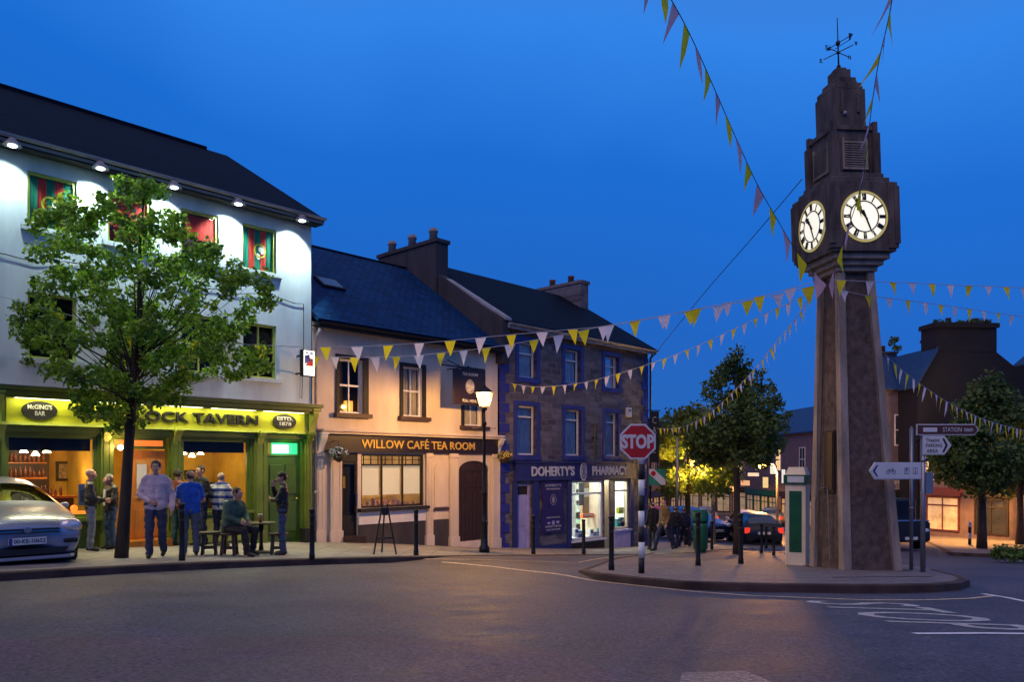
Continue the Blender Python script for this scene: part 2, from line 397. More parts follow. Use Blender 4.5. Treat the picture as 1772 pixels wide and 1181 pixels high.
def drape(name, poly, m, f, step=.5, kind='structure', rot=None):
    poly = [Vector(p[:2]) for p in poly]
    area = sum(poly[i].x * poly[(i + 1) % len(poly)].y - poly[(i + 1) % len(poly)].x * poly[i].y for i in range(len(poly)))
    if area < 0: poly = poly[::-1]
    b = []
    for i, p in enumerate(poly):
        q = poly[(i + 1) % len(poly)]; k = max(1, int((q - p).length / step))
        b += [p.lerp(q, j / k) for j in range(k)]
    xs = [p.x for p in b]; ys = [p.y for p in b]; pts = list(b)
    def inside(p):
        c = False
        for i in range(len(poly)):
            a, d = poly[i], poly[i - 1]
            if (a.y > p.y) != (d.y > p.y) and p.x < (d.x - a.x) * (p.y - a.y) / (d.y - a.y) + a.x: c = not c
        return c
    x = min(xs) + step / 2
    while x < max(xs):
        y = min(ys) + step / 2
        while y < max(ys):
            p = Vector((x, y))
            if inside(p) and min((p - q).length for q in b) > step * .3: pts.append(p)
            y += step
        x += step
    vs, es, fs, *_ = geometry.delaunay_2d_cdt(pts, [], [list(range(len(b)))], 1, 1e-5)
    bm = bmesh.new(); V = [bm.verts.new((v.x, v.y, f(v.x, v.y))) for v in vs]
    for q in fs:
        try: bm.faces.new([V[i] for i in q]).smooth = True
        except ValueError: pass
    bmesh.ops.recalc_face_normals(bm, faces=bm.faces)
    for q in bm.faces:
        if q.normal.z < 0: q.normal_flip()
    me = bpy.data.meshes.new(name); bm.to_mesh(me); bm.free(); me.materials.append(m)
    o = bpy.data.objects.new(name, me); C.objects.link(o); o['kind'] = kind
    return o
def kerb(name, path, inward, m=None, w=.13, up=.006):
    """a row of kerb stones: top just proud of the paving, face down to the road"""
    path = [Vector(p[:2]) for p in path]; P = []
    for i in range(len(path) - 1):
        k = max(1, int((path[i + 1] - path[i]).length / .3)); P += [path[i].lerp(path[i + 1], j / k) for j in range(k)]
    P.append(path[-1]); bm = bmesh.new(); rows = []
    for i, p in enumerate(P):
        d = (P[min(i + 1, len(P) - 1)] - P[max(i - 1, 0)]).normalized(); n = Vector((-d.y, d.x)) * inward
        a = p - n * .02; b = p + n * .03; c = p + n * w
        rows.append([bm.verts.new((a.x, a.y, rz(a.x, a.y) - .03)), bm.verts.new((a.x, a.y, gz(p.x, p.y) - .012)), bm.verts.new((b.x, b.y, gz(b.x, b.y) + up)), bm.verts.new((c.x, c.y, gz(c.x, c.y) + up)), bm.verts.new((c.x, c.y, gz(c.x, c.y) - .05))])
    for i in range(len(rows) - 1):
        for k in range(4): bm.faces.new((rows[i][k], rows[i][k + 1], rows[i + 1][k + 1], rows[i + 1][k]))
    bmesh.ops.recalc_face_normals(bm, faces=bm.faces)
    me = bpy.data.meshes.new(name); bm.to_mesh(me); bm.free(); me.materials.append(m or M['kerb'])
    o = bpy.data.objects.new(name, me); C.objects.link(o); o['kind'] = 'structure'
    return o
# pavement in front of the tavern, tea room and pharmacy
edge = [sw(-14, 3.6), sw(-8, 3.6), sw(-5, 3.62), sw(-2.6, 3.66), sw(-.8, 3.8), sw(.4, 3.95), sw(1.2, 4.0), sw(4, 3.9), sw(8, 3.55), sw(12, 3.2), sw(15.2, 2.8), sw(18, 2.8)]
drape('pavement', edge + [sw(18, -1.5), sw(-14, -1.5)], M['paving'], gz, .6)
kerb('kerb', edge, 1)
isl = [G(*p) for p in ((1003, 987), (1030, 993), (1100, 1001), (1180, 1007), (1250, 1010), (1330, 1012), (1400, 1013), (1480, 1014), (1560, 1013.5), (1620, 1012), (1660, 1009.5), (1676, 1004), (1664, 998), (1630, 990), (1560, 975), (1405, 957), (1250, 956), (1128, 956.5), (1060, 968))]
drape('island_pavement', isl, M['paving2'], gz, .5)
kerb('island_kerb', isl + [isl[0]], 1 if True else -1)
rp_ = [G(*p) for p in ((1648, 957), (1745, 961), (1900, 962))]
drape('far_pavement', [p for p in rp_] + [Vector((50, 30, 0)), Vector((50, 55, 0)), Vector((24, 62, 0)), at(1575, 930, 45)], M['paving2'], gz, 1.2)
kerb('far_kerb', [at(1575, 930, 45)] + rp_, 1)
# painted lines
def stripe(name, pts, w, m, f=lambda x, y: rz(x, y) + .006):
    P = [Vector(p[:2]) for p in pts]; Q = []
    for i in range(len(P) - 1):
        k = max(1, int((P[i + 1] - P[i]).length / .25)); Q += [P[i].lerp(P[i + 1], j / k) for j in range(k)]
    Q.append(P[-1]); bm = bmesh.new(); prev = None
    for i, p in enumerate(Q):
        d = (Q[min(i + 1, len(Q) - 1)] - Q[max(i - 1, 0)]).normalized(); n = Vector((-d.y, d.x)) * w / 2
        a, b = p - n, p + n
        cur = (bm.verts.new((a.x, a.y, f(a.x, a.y))), bm.verts.new((b.x, b.y, f(b.x, b.y))))
        if prev: bm.faces.new((prev[0], cur[0], cur[1], prev[1]))
        prev = cur
    for q in bm.faces:
        q.normal_update()
        if q.normal.z < 0: q.normal_flip()
    me = bpy.data.meshes.new(name); bm.to_mesh(me); bm.free(); me.materials.append(m)
    o = bpy.data.objects.new(name, me); C.objects.link(o); o['kind'] = 'structure'; return o
stripe('kerb_line', [G(*p, f=rz) for p in ((765, 975), (860, 984), (985, 998), (1090, 1014), (1200, 1026), (1300, 1033), (1400, 1037), (1500, 1040), (1600, 1041), (1680, 1038), (1720, 1033))], .09, M['amberpaint'])
stripe('kerb_line', [G(*p, f=rz) for p in ((1700, 1030), (1740, 1036), (1790, 1046))], .09, M['paint'])
stripe('crossing_line', [G(*p, f=rz) for p in ((700, 968.5), (800, 970), (1000, 975), (1110, 962))], .06, M['amberpaint'])
stripe('stop_line', [G(*p, f=rz) for p in ((1582, 1098.5), (1700, 1098.5), (1850, 1100))], .10, M['paint'])
# STOP painted for drivers heading to the right
tx = text('stop_lettering', 'STOP', M['paint'], None, 0, 1, 0, 1, 0, ext=0., bold=.0)
a_, b_, c_ = G(1385, 1041, f=rz), G(1572, 1046, f=rz), G(1570, 1088, f=rz)
for v in tx.data.vertices:
    u_, w_ = v.co.x, v.co.z
    p = Vector(a_[:2]) + (Vector(c_[:2]) - Vector(a_[:2])) * u_ + (Vector(b_[:2]) - Vector(a_[:2])) * w_
    v.co = (p.x, p.y, rz(p.x, p.y) + .007)
tx['kind'] = 'structure'
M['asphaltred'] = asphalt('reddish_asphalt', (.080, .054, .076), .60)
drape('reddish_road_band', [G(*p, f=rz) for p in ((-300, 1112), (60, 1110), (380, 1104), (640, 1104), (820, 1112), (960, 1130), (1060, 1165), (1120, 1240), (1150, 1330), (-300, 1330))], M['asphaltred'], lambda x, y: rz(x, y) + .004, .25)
# worn repair in the asphalt and a manhole near the camera
drape('road_patch', [G(*p, f=rz) for p in ((1180, 1168), (1290, 1166), (1340, 1185), (1350, 1260), (1160, 1260))], M['patch'], lambda x, y: rz(x, y) + .005, .25)
# ------------------------------------------------------------ facade tools (local x along the street, y into the house, z up)
ROT = math.atan2(U.y, U.x)
def fs(px, o=0.):
    t = (px - CX) / FPX
    return (t * (P0.y + NRM.y * o) - P0.x - NRM.x * o) / (U.x - U.y * t)
def fz(px, py, o=0.):
    s = fs(px, o); Y = P0.y + U.y * s + NRM.y * o
    return CZ - (py - HY) / FPX * Y
def base(s, o=0): return gz(*sw(s, o))
def wall(x0, x1, z0, z1, holes, y=0., t=.22, hole_back=True):
    b = MB(); xs = sorted({x0, x1} | {h[0] for h in holes} | {h[1] for h in holes}); zs = sorted({z0, z1} | {h[2] for h in holes} | {h[3] for h in holes})
    for i in range(len(xs) - 1):
        for j in range(len(zs) - 1):
            cx, cz = (xs[i] + xs[i + 1]) / 2, (zs[j] + zs[j + 1]) / 2
            if not any(h[0] < cx < h[1] and h[2] < cz < h[3] for h in holes):
                b.poly([(xs[i], y, zs[j]), (xs[i + 1], y, zs[j]), (xs[i + 1], y, zs[j + 1]), (xs[i], y, zs[j + 1])])
    for h in holes:
        a, c, d, e = h[:4]
        for p, q in (((a, d), (c, d)), ((c, d), (c, e)), ((c, e), (a, e)), ((a, e), (a, d))):
            b.poly([(p[0], y, p[1]), (q[0], y, q[1]), (q[0], y + t, q[1]), (p[0], y + t, p[1])])
    bmesh.ops.remove_doubles(b.bm, verts=b.bm.verts, dist=.0005)
    return b
def frame(b, x0, x1, z0, z1, y, w=.05, d=.05, mull=0, trans=()):
    b.box(x0, x0 + w, y, y + d, z0, z1); b.box(x1 - w, x1, y, y + d, z0, z1)
    b.box(x0 + w, x1 - w, y + .003, y + d, z0, z0 + w); b.box(x0 + w, x1 - w, y + .003, y + d, z1 - w, z1)
    for k in range(mull):
        xc = x0 + (x1 - x0) * (k + 1) / (mull + 1); b.box(xc - w * .3, xc + w * .3, y + .008, y + d - .006, z0 + w, z1 - w)
    for tz in trans:
        zc = z0 + (z1 - z0) * tz; b.box(x0 + w, x1 - w, y + .001, y + d - .002, zc - w * .45, zc + w * .45)
    return b
def curtain(x0, x1, z0, z1, y, amp=.03, waves=7, name='curtain', m=None, parent=None):
    b = MB(); n = waves * 6; prev = None
    for k in range(n + 1):
        x = x0 + (x1 - x0) * k / n; yy = y + amp * math.sin(k / 6 * 2 * math.pi)
        cur = (b.bm.verts.new((x, yy, z0)), b.bm.verts.new((x, yy * .3 + y * .7, z1)))
        if prev: b.bm.faces.new((prev[0], cur[0], cur[1], prev[1]))
        prev = cur
    return b.done(name, m, parent, smooth=True)
def sash(parent, x0, x1, z0, z1, fm, y=.10, mull=1, trans=(.5,), w=.05, back=None, cur=None, gl=None, sill=None, sillw=.1, room=.45):
    """window of its own: frame > pane, sill; curtain and dark room behind"""
    f = frame(MB(), x0, x1, z0, z1, y, w, .06, mull, trans).done('window', fm, parent)
    MB().poly([(x0 + w * .5, y + .035, z0 + w * .5), (x1 - w * .5, y + .035, z0 + w * .5), (x1 - w * .5, y + .035, z1 - w * .5), (x0 + w * .5, y + .035, z1 - w * .5)]).done('pane', gl or M['glass'], f)
    b = MB(); Y0, Y1 = y + .07, y + room
    for q in ([(x0, Y1, z0), (x1, Y1, z0), (x1, Y1, z1), (x0, Y1, z1)], [(x0, Y0, z0), (x0, Y1, z0), (x0, Y1, z1), (x0, Y0, z1)], [(x1, Y0, z0), (x1, Y1, z0), (x1, Y1, z1), (x1, Y0, z1)], [(x0, Y0, z0), (x1, Y0, z0), (x1, Y1, z0), (x0, Y1, z0)], [(x0, Y0, z1), (x1, Y0, z1), (x1, Y1, z1), (x0, Y1, z1)]): b.poly(q)
    b.done('window_recess', back or M['roomdark'], f)
    if cur: curtain(x0 + w, x1 - w, z0 + w, z1 - w, y + .10, m=cur, parent=f)
    if sill: MB().box(x0 - sillw, x1 + sillw, -.10, y, z0 - .09, z0 - .003).done('sill', sill, f)
    return f
def gable_roof(b, x0, x1, ye, ze, r, zr, back=9.0, th=.10):
    """front and back slope as thick slabs"""
    for (ya, za, yb, zb) in ((ye, ze, r, zr), (back, ze, r, zr)):
        b.prism([(x0, ya, za), (x1, ya, za), (x1, yb, zb), (x0, yb, zb)], (0, 0, th))
def gutter(x0, x1, y, z, m, parent, name='gutter', r=.06):
    b = MB(); n = 6
    for i in range(n):
        a, c = math.pi * i / n, math.pi * (i + 1) / n
        b.poly([(x0, y - r * math.cos(a), z - r * math.sin(a)), (x1, y - r * math.cos(a), z - r * math.sin(a)), (x1, y - r * math.cos(c), z - r * math.sin(c)), (x0, y - r * math.cos(c), z - r * math.sin(c))])
    b.box(x0, x1, y + r + .002, y + r + .02, z - .12, z + .02)
    return b.done(name, m, parent)
def roofobj(name, x0, x1, ye, ze, r, zr, m, parent, th=.09):
    """one slope as its own object whose local XY lies in the slope, so slates run up it"""
    L = math.hypot(r - ye, zr - ze); a = math.atan2(zr - ze, r - ye)
    o = MB().box(x0, x1, 0, L, 0, th).done(name, m, parent, loc=(0, ye, ze), rot=(a, 0, 0))
    return o
def corbel(x0, x1, ztop, zbot, y0, y1, m, parent):
    b = MB(); h = ztop - zbot; n = 10; pr = []
    for k in range(n + 1):
        t = k / n; d = (y1 - y0) * (1 - t) ** 1.3 * (1 + .18 * math.sin(t * 9)); pr.append((d, ztop - h * t))
    pts = [(x0, -y0, ztop)] + [(x0, -y0 - d, z) for d, z in pr] + [(x0, -y0, zbot - .02)]
    b.prism(pts, (x1 - x0, 0, 0)); b.box(x0 - .02, x1 + .02, -y1 - .03, -y0, ztop, ztop + .05)
    return b.done('corbel', m, parent)
ROOT0 = (P0.x, P0.y, 0)

# ------------------------------------------------------------ THE TAVERN
tav = thing('tavern_building', 'white rendered three storey tavern with lime green sign board and slate roof', 'building', ROOT0, ROT)
TX0 = -13.0; EZ = 7.62
WC = [-1.385, -2.805, -4.28, -5.70, -7.13, -8.56, -9.99]; WW = .425
holes = []
for c in WC:
    holes.append((c - WW, c + WW, 6.14, 7.18)); holes.append((c - WW, c + WW, 3.66, 4.92))
wall(TX0, -.02, 2.95, EZ, holes, 0, .12).box(-.021, -.02, .001, 8.5, -1, EZ).box(TX0, -.03, 8.4, 8.5, -1, EZ).done('wall', M['render'], tav)
b = MB(); b.poly([(-.018, 0, EZ), (-.018, 8.5, EZ), (-.018, 4.6, 10.35)]); b.poly([(-.018, 0, -1), (-.018, 8.5, -1), (-.018, 8.5, EZ), (-.018, 0, EZ)]); b.done('gable', M['render'], tav)
roofobj('roof', TX0, .12, -.34, EZ - .08, 4.6, 10.42, M['slate'], tav)
roofobj('roof', TX0, .12, 0, 0, 1, 1, M['slate'], tav).matrix_local = Matrix.Translation((0, 9.2, EZ)) @ Matrix.Rotation(math.pi - math.atan2(2.8, 4.6), 4, 'X') @ Matrix.Diagonal((1, 3.8, 1, 1))
MB().box(TX0, -.5, 4.5, 4.72, 10.47, 10.56).done('ridge', M['slate'], tav)
MB().box(TX0, .10, -.30, .0, EZ - .14, EZ - .10).box(TX0, .10, -.325, -.30, EZ - .16, EZ - .02).done('soffit', M['blackmatt'], tav)
gutter(TX0, .12, -.41, EZ + .0, M['fasciawhite'], tav)
for i, c in enumerate(WC):
    for k, (z0, z1) in enumerate(((6.14, 7.18), (3.66, 4.92))):
        w = sash(tav, c - WW, c + WW, z0, z1, M['limeframe'], .06, 1 if k else 0, (.5,) if k else (), .05, sill=M['render'], sillw=.12, room=.35, gl=M['glass'])
        if k == 0:
            light('flag_room_light', 'POINT', (c, .30, z0 + .5), 1.6, (1, .9, .75), tav, .08)
            fx0, fx1, Z0, Z1 = c - WW + .05, c + WW - .05, z0 + .05, z1 - .05
            if i in (0, 3, 4, 5):
                b = MB(); n = 25
                for q in range(n):
                    xa, xb = fx0 + (fx1 - fx0) * q / n, fx0 + (fx1 - fx0) * (q + 1) / n
                    wy = lambda t: .125 + .012 * math.sin(t * 2.3)
                    b.poly([(xa, wy(q), Z0), (xb, wy(q + 1), Z0), (xb, wy(q + 1) * .5 + .06, Z1), (xa, wy(q) * .5 + .06, Z1)], (q // 5) % 2)
                fl = b.done('flag', [M['flaggreen'], M['flagred']], w)
                b = MB().ring((c + (.05 if i == 0 else -.02), .085, z0 + .5), .13, .17, 24, .006, .9)
                b.done('crest_ring', M['lime'], fl)
                b = MB()
                for q in range(7): b.disc((c + .08 + .08 * math.cos(q * 1.9), .09 + q * .0012, z0 + .46 + .10 * math.sin(q * 2.3)), .03 + .01 * (q % 4), .05 + .012 * (q % 3), 7, .001)
                b.done('crest', M['crest'], fl)
            else:
                b = MB(); zs_ = z0 + (.42 if i == 1 else .1)
                b.poly([(fx0, .12, zs_), (fx1, .11, zs_ + .05), (fx1, .12, Z1), (c, .13, Z1 - .04), (fx0, .12, Z1)])
                fl = b.done('flag', M['flagred'], w)
                if i == 2:
                    b = MB()
                    for q in range(5):
                        for r_ in range(6):
                            if (q + r_) % 2: b.box(fx0 + q * .15, fx0 + q * .15 + .09, .098, .104, Z0 + .12 + r_ * .14, Z0 + .2 + r_ * .14)
                    b.done('flag_pattern', M['blackmatt'], fl)
# shop front
SB0, SB1 = fs(11, .16), fs(527, .16)
zc = 3.02
MB().box(TX0, .06, -.42, 0, zc, zc + .07).box(TX0, .03, -.36, 0, zc - .09, zc - .002).box(TX0, 0, -.30, 0, zc - .14, zc - .092).done('cornice', M['olive'], tav)
MB().box(TX0, .06, -.43, -.001, zc + .072, zc + .085).done('lead_flashing', M['fasciawhite'], tav)
MB().box(SB0, SB1, -.16, 0, 2.44, 2.88).done('sign_board', M['lime'], tav)
MB().box(SB0, SB1, -.21, -.0, 2.39, 2.437).done('sign_moulding', M['limeframe'], tav)
bd = MB().box(SB1, .02, -.14, 0, 2.35, 2.88).box(TX0, SB0, -.14, 0, 2.35, 2.88).box(TX0, .02, -.10, 0, 2.26, 2.388)
bd.done('shopfront_beam', M['olive'], tav)
lt0, lt1 = fs(125, .18), fs(446, .18)
text('sign_lettering', 'THE CLOCK TAVERN', M['black'], tav, lt0, lt1, 2.555, 2.775, -.185, bold=.02, ext=.05)
for (pa, pb, tx_) in ((37, 99, 'McGING\'S\nBAR'), (472, 512, 'ESTD.\n1878')):
    x0, x1 = fs(pa, .18), fs(pb, .18); cx = (x0 + x1) / 2
    ov = MB().disc((cx, -.20, 2.665), (x1 - x0) / 2, .175, 28, .04).done('oval_sign', M['black'], tav)
    text('oval_lettering', tx_, M['signwhite'], ov, cx - (x1 - x0) * .34, cx + (x1 - x0) * .34, 2.57, 2.775, -.205, bold=.015, ext=.01)
# openings in the shop front
OP = dict(w1=(fs(9), fs(168), .62, 2.22), d1=(fs(196), fs(291), -.12, 2.22), w2=(fs(314), fs(432), .62, 2.22), d2=(fs(462), fs(521), -.20, 2.22))
wall(TX0, -.03, -.9, 2.38, list(OP.values()), -.03, .22).done('shopfront', M['olive'], tav)
MB().poly([(TX0, -.028, 2.3), (0, -.028, 2.3), (0, -.028, 3.05), (TX0, -.028, 3.05)]).done('shopfront_backing', M['olive'], tav)
def pil(s, w, m, parent, ztop, o=.07, cap=True, zb=None, name='pilaster'):
    zb = base(s) - .1 if zb is None else zb
    b = MB().box(s - w / 2, s + w / 2, -o - .03, -.03, zb, ztop).box(s - w / 2 - .03, s + w / 2 + .03, -o - .06, -.031, zb, zb + .38)
    b.box(s - w / 2 + .04, s - w / 2 + .06, -o - .045, -o - .03, zb + .45, ztop - .2).box(s + w / 2 - .06, s + w / 2 - .04, -o - .045, -o - .03, zb + .45, ztop - .2)
    if cap: b.box(s - w / 2 - .02, s + w / 2 + .02, -o - .055, -.031, ztop - .12, ztop - .06)
    return b.done(name, m, parent)
for pa, pb in ((-14, 8), (170, 194), (293, 312), (434, 459), (523, 538)):
    x0, x1 = fs(pa), fs(pb); pil((x0 + x1) / 2, (x1 - x0) * .8, M['olive'], tav, 2.36)
    corbel((x0 + x1) / 2 - .07, (x0 + x1) / 2 + .07, 2.38, 2.12, .10, .26, M['limeframe'] if pa != 523 else M['olive'], tav)
corbel(-.17, -.03, 2.95, 2.25, .13, .36, M['limeframe'], tav); corbel(fs(2) - .2, fs(2) - .04, 2.95, 2.25, .13, .36, M['limeframe'], tav)
for k in ('w1', 'w2'):
    x0, x1, z0, z1 = OP[k]
    f = frame(MB(), x0, x1, z0, z1, .02, .06, .06).done('shop_window', M['olive'], tav)
    MB().poly([(x0, .05, z0), (x1, .05, z0), (x1, .05, z1), (x0, .05, z1)]).done('pane', M['glass'], f)
    MB().box(x0 + .06, x1 - .1, .08, .12, z1 - .30, z1 - .06).done('blind', M['blackmatt'], f)
    MB().box(x0 - .05, x1 + .05, -.14, .0, z0 - .07, z0 - .003).done('sill', M['olive'], f)
    MB().box(x0 + .1, x1 - .1, -.06, -.029, -.05, z0 - .14).done('stall_riser', M['limeframe'] if k == 'w2' else M['green'], f)
# orange double door with glazed panels and transom
x0, x1, z0, z1 = OP['d1']; xm = x0 + (x1 - x0) * .32
tf = frame(MB(), x0, x1, 1.98, z1, .10, .06, .05).done('transom', M['olive'], tav)
MB().box(x0 + .06, x1 - .06, .13, .14, 2.04, z1 - .06).done('transom_light', mat('orange_glow', (.8, .25, .05), .5, var=.15, emit=(1, .22, .03), es=.75), tf)
d = MB().box(xm, x1 - .02, .10, .15, base(xm) + .14, 1.95).done('door', M['orange'], tav)
xw = x1 - .02 - xm
MB().box(xm + .12, xm + xw * .48, .085, .098, .95, 1.75).box(xm + xw * .56, x1 - .12, .085, .098, .95, 1.75).done('door_glass', mat('warm_door_glass', (.3, .13, .03), .15, var=.5, vs=5, emit=(1, .5, .1), es=.18), d)
MB().box(xm + .14, xm + xw * .46, .078, .084, 1.15, 1.66).done('door_notice', M['signwhite'], d)
MB().box(xm + .1, xm + xw * .48, .08, .098, .14, .72).box(xm + xw * .56, x1 - .1, .08, .098, .14, .72).done('door_panel', M['orange'], d, bevel=.006)
MB().box(x0, x1, -.25, .2, base(x0) - .1, base(x0) + .11).done('step', M['orange'], tav)
bl = MB().ball((fs(209, .15), -.13, fz(209, 775, .15)), .055).done('wall_lamp', M['bulb'], tav)
light('wall_lamp_light', 'POINT', (fs(209, .35), -.3, fz(209, 775, .3)), 9, (1, .55, .2), tav, .05)
# moss green side door with a lit green sign in its fanlight
x0, x1, z0, z1 = OP['d2']
d = MB().box(x0, x1, .06, .11, z0 - .4, 1.83).done('door', M['green'], tav); d['label'] = 'moss green panelled side door'
MB().box(x0 + .09, (x0 + x1) / 2 - .05, .04, .058, .95, 1.65).box((x0 + x1) / 2 + .05, x1 - .09, .04, .058, .95, 1.65).box(x0 + .09, (x0 + x1) / 2 - .05, .04, .058, .05, .75).box((x0 + x1) / 2 + .05, x1 - .09, .04, .058, .05, .75).done('door_panel', M['green'], d, bevel=.008)
MB().ball((x1 - .12, .02, .84), .028).done('handle', M['gold'], d)
tf = frame(MB(), x0, x1, 1.85, z1, .06, .045, .05).done('transom', M['olive'], tav)
MB().box(x0 + .045, x0 + .16, .1, .11, 1.9, z1 - .05).done('orange_glass', M['wallwarm'], tf)
MB().box(x0 + .17, x1 - .045, .1, .11, 1.9, z1 - .05).done('lit_green_panel', mat('green_glow', (.05, .5, .2), .5, var=0, emit=(.05, .85, .35), es=.9), tf)
ln = MB().box(x0 + .2, x1 - .3, .07, .098, 1.93, z1 - .10).done('lit_notice', mat('white_green_glow', (1, 1, 1), .5, var=0, emit=(.75, 1, .85), es=2.6), tf)
text('notice_lettering', 'BAR & LOUNGE', M['darkgreen'], ln, x0 + .23, x1 - .34, 2.0, 2.06, .066, ext=.004)
light('green_sign_light', 'POINT', ((x0 + x1) / 2, -.12, 2.02), 3.0, (.1, 1, .4), tav, .12)
MB().box(fs(522, .2), fs(536, .2), -.35, -.11, -.2, .12).done('plinth_block', M['black'], tav)
# bar room behind the windows
X0, X1 = OP['w1'][0] - .3, OP['w2'][1] + .25; ZF, ZT, DY = .0, 2.5, 2.2
b = MB()
b.poly([(X0, DY, ZF), (X1, DY, ZF), (X1, DY, ZT), (X0, DY, ZT)]); b.poly([(X0, .22, ZF), (X0, DY, ZF), (X0, DY, ZT), (X0, .22, ZT)]); b.poly([(X1, .22, ZF), (X1, DY, ZF), (X1, DY, ZT), (X1, .22, ZT)])
b.poly([(X0, .22, ZT), (X1, .22, ZT), (X1, DY, ZT), (X0, DY, ZT)]); b.poly([(X0, .22, ZF), (X1, .22, ZF), (X1, DY, ZF), (X0, DY, ZF)]); xd = OP['d1'][0] - .15
b.box(xd - .02, xd + .02, .24, DY - .01, ZF + .01, ZT - .01)
b.done('bar_room', M['wallwarm'], tav)
wx0, wx1 = OP['w1'][:2]; vx0, vx1 = OP['w2'][:2]
bc = MB().box(wx0 - .1, wx0 + 1.25, DY - .4, DY - .02, .02, 2.2).box(wx0 - .1, wx1 - .25, .55, .95, .02, .98).done('bar_counter', M['darkwood'], tav)
MB().box(wx0 - .12, wx1 - .2, .5, 1.0, .985, 1.03).box(wx0 - .1, wx0 + 1.2, DY - .43, DY - .401, 1.35, 1.39).box(wx0 - .1, wx0 + 1.2, DY - .43, DY - .401, 1.68, 1.70).done('bar_shelf', M['orange'], bc)
b = MB()
for k in range(44):
    x = wx0 + .02 + (k // 3) * .085 + .02 * rnd.random(); h = .14 + .1 * rnd.random(); z_ = (1.03, 1.39, 1.70)[k % 3]; yy = .72 if k % 3 == 0 else DY - .415
    if (z_ > 1.2 and x > wx0 + 1.15) or (k % 3 == 0 and rnd.random() < .35): continue
    b.lathe([(.028, 0), (.03, h * .6), (.012, h * .8), (.012, h)], (x, yy, z_), 8)
b.done('bottles', mat('bottle_glass', (.25, .09, .05), .15, var=.6, vs=12), bc)
for (xa, ya) in ((wx0 + .7, .75), ((vx0 + vx1) / 2 - .1, 1.0)):
    lf = MB().tube([(xa, ya, ZT), (xa, ya, 2.02)], .012, 6).tube([(xa - .22, ya, 2.0), (xa + .22, ya, 2.0)], .012, 6).done('pendant_lamp', M['gold'], tav)
    bb = MB()
    for k in (-.2, 0, .2): bb.lathe([(.02, .06), (.035, .04), (.075, -.03), (.0, -.03)], (xa + k, ya, 1.92 - (.06 if k == 0 else 0)), 12)
    bb.done('lamp_shade', M['bulb'], lf)
    light('bar_light', 'POINT', (xa, ya, 1.78), 20, (1, .66, .24), tav, .12)
light('bar_light', 'POINT', (wx0 + 1.5, 1.1, 1.5), 7, (1, .50, .16), tav, .15)
light('door_light', 'POINT', ((OP['d1'][0] + OP['d1'][1]) / 2, .9, 2.2), 8, (1, .5, .15), tav, .15)
for (xa, xb, za, zb) in ((wx1 - .34, wx1 - .08, 1.3, 1.72), ((vx0 + vx1) / 2 + .0, (vx0 + vx1) / 2 + .28, 1.30, 1.52)):
    pf = MB().box(xa + .25, xb + .42, DY - .05, DY - .012, za, zb).done('picture_frame', M['darkwood'], tav)
    MB().box(xa + .3, xb + .37, DY - .056, DY - .051, za + .05, zb - .05).done('picture', mat('faded_print', (.35, .25, .12), .7, var=.7, vs=14), pf)
MB().box(vx0 + .55, vx1 + .1, DY - .35, DY - .06, .02, 1.22).done('cabinet', M['darkwood'], tav)
MB().box(wx1 - .32, wx1 - .08, .06, .066, .85, 1.27).done('window_notice', M['signwhite'], tav); MB().box(wx1 - .29, wx1 - .11, .052, .058, .92, 1.15).done('notice_print', mat('printed_photo', (.3, .25, .22), .6, var=.7, vs=22), tav)
MB().box(vx0 + .86, vx0 + 1.02, .06, .066, .92, 1.28).done('window_notice', M['signwhite'], tav)
MB().box(wx1 - .75, wx1 - .1, .3, .5, .66, .72).ball((wx1 - .3, .38, .78), .07).ball((wx1 - .5, .38, .75), .05).done('fireplace_glow', mat('ember_glow', (.8, .2, .05), .6, var=.5, vs=9, emit=(1, .2, .02), es=1.6), tav)
# strip light behind the cornice washing the sign board
nseg = 5
for k in range(nseg):
    a, c = SB0 + (SB1 - SB0) * k / nseg, SB0 + (SB1 - SB0) * (k + 1) / nseg
    MB().box(a + .1, c - .1, -.30, -.26, 2.872, 2.885).done('strip_light', mat('strip_tube', (1, 1, .9), .3, var=0, emit=(1, .95, .55), es=3.5) if k == 0 else bpy.data.materials['strip_tube'], tav)
    lo = light('strip_light_wash', 'AREA', ((a + c) / 2, -.30, 2.865), 4.6, (1, .92, .42), tav, c - a - .15, .05); aim(lo, ((a + c) / 2, -.10, 2.45))
    lo = light('strip_light_spill', 'AREA', ((a + c) / 2, -.45, 2.86), 15, (1, .90, .50), tav, c - a - .15, .05); lo.rotation_euler = (R(-14), 0, 0); lo.data.spread = R(120)
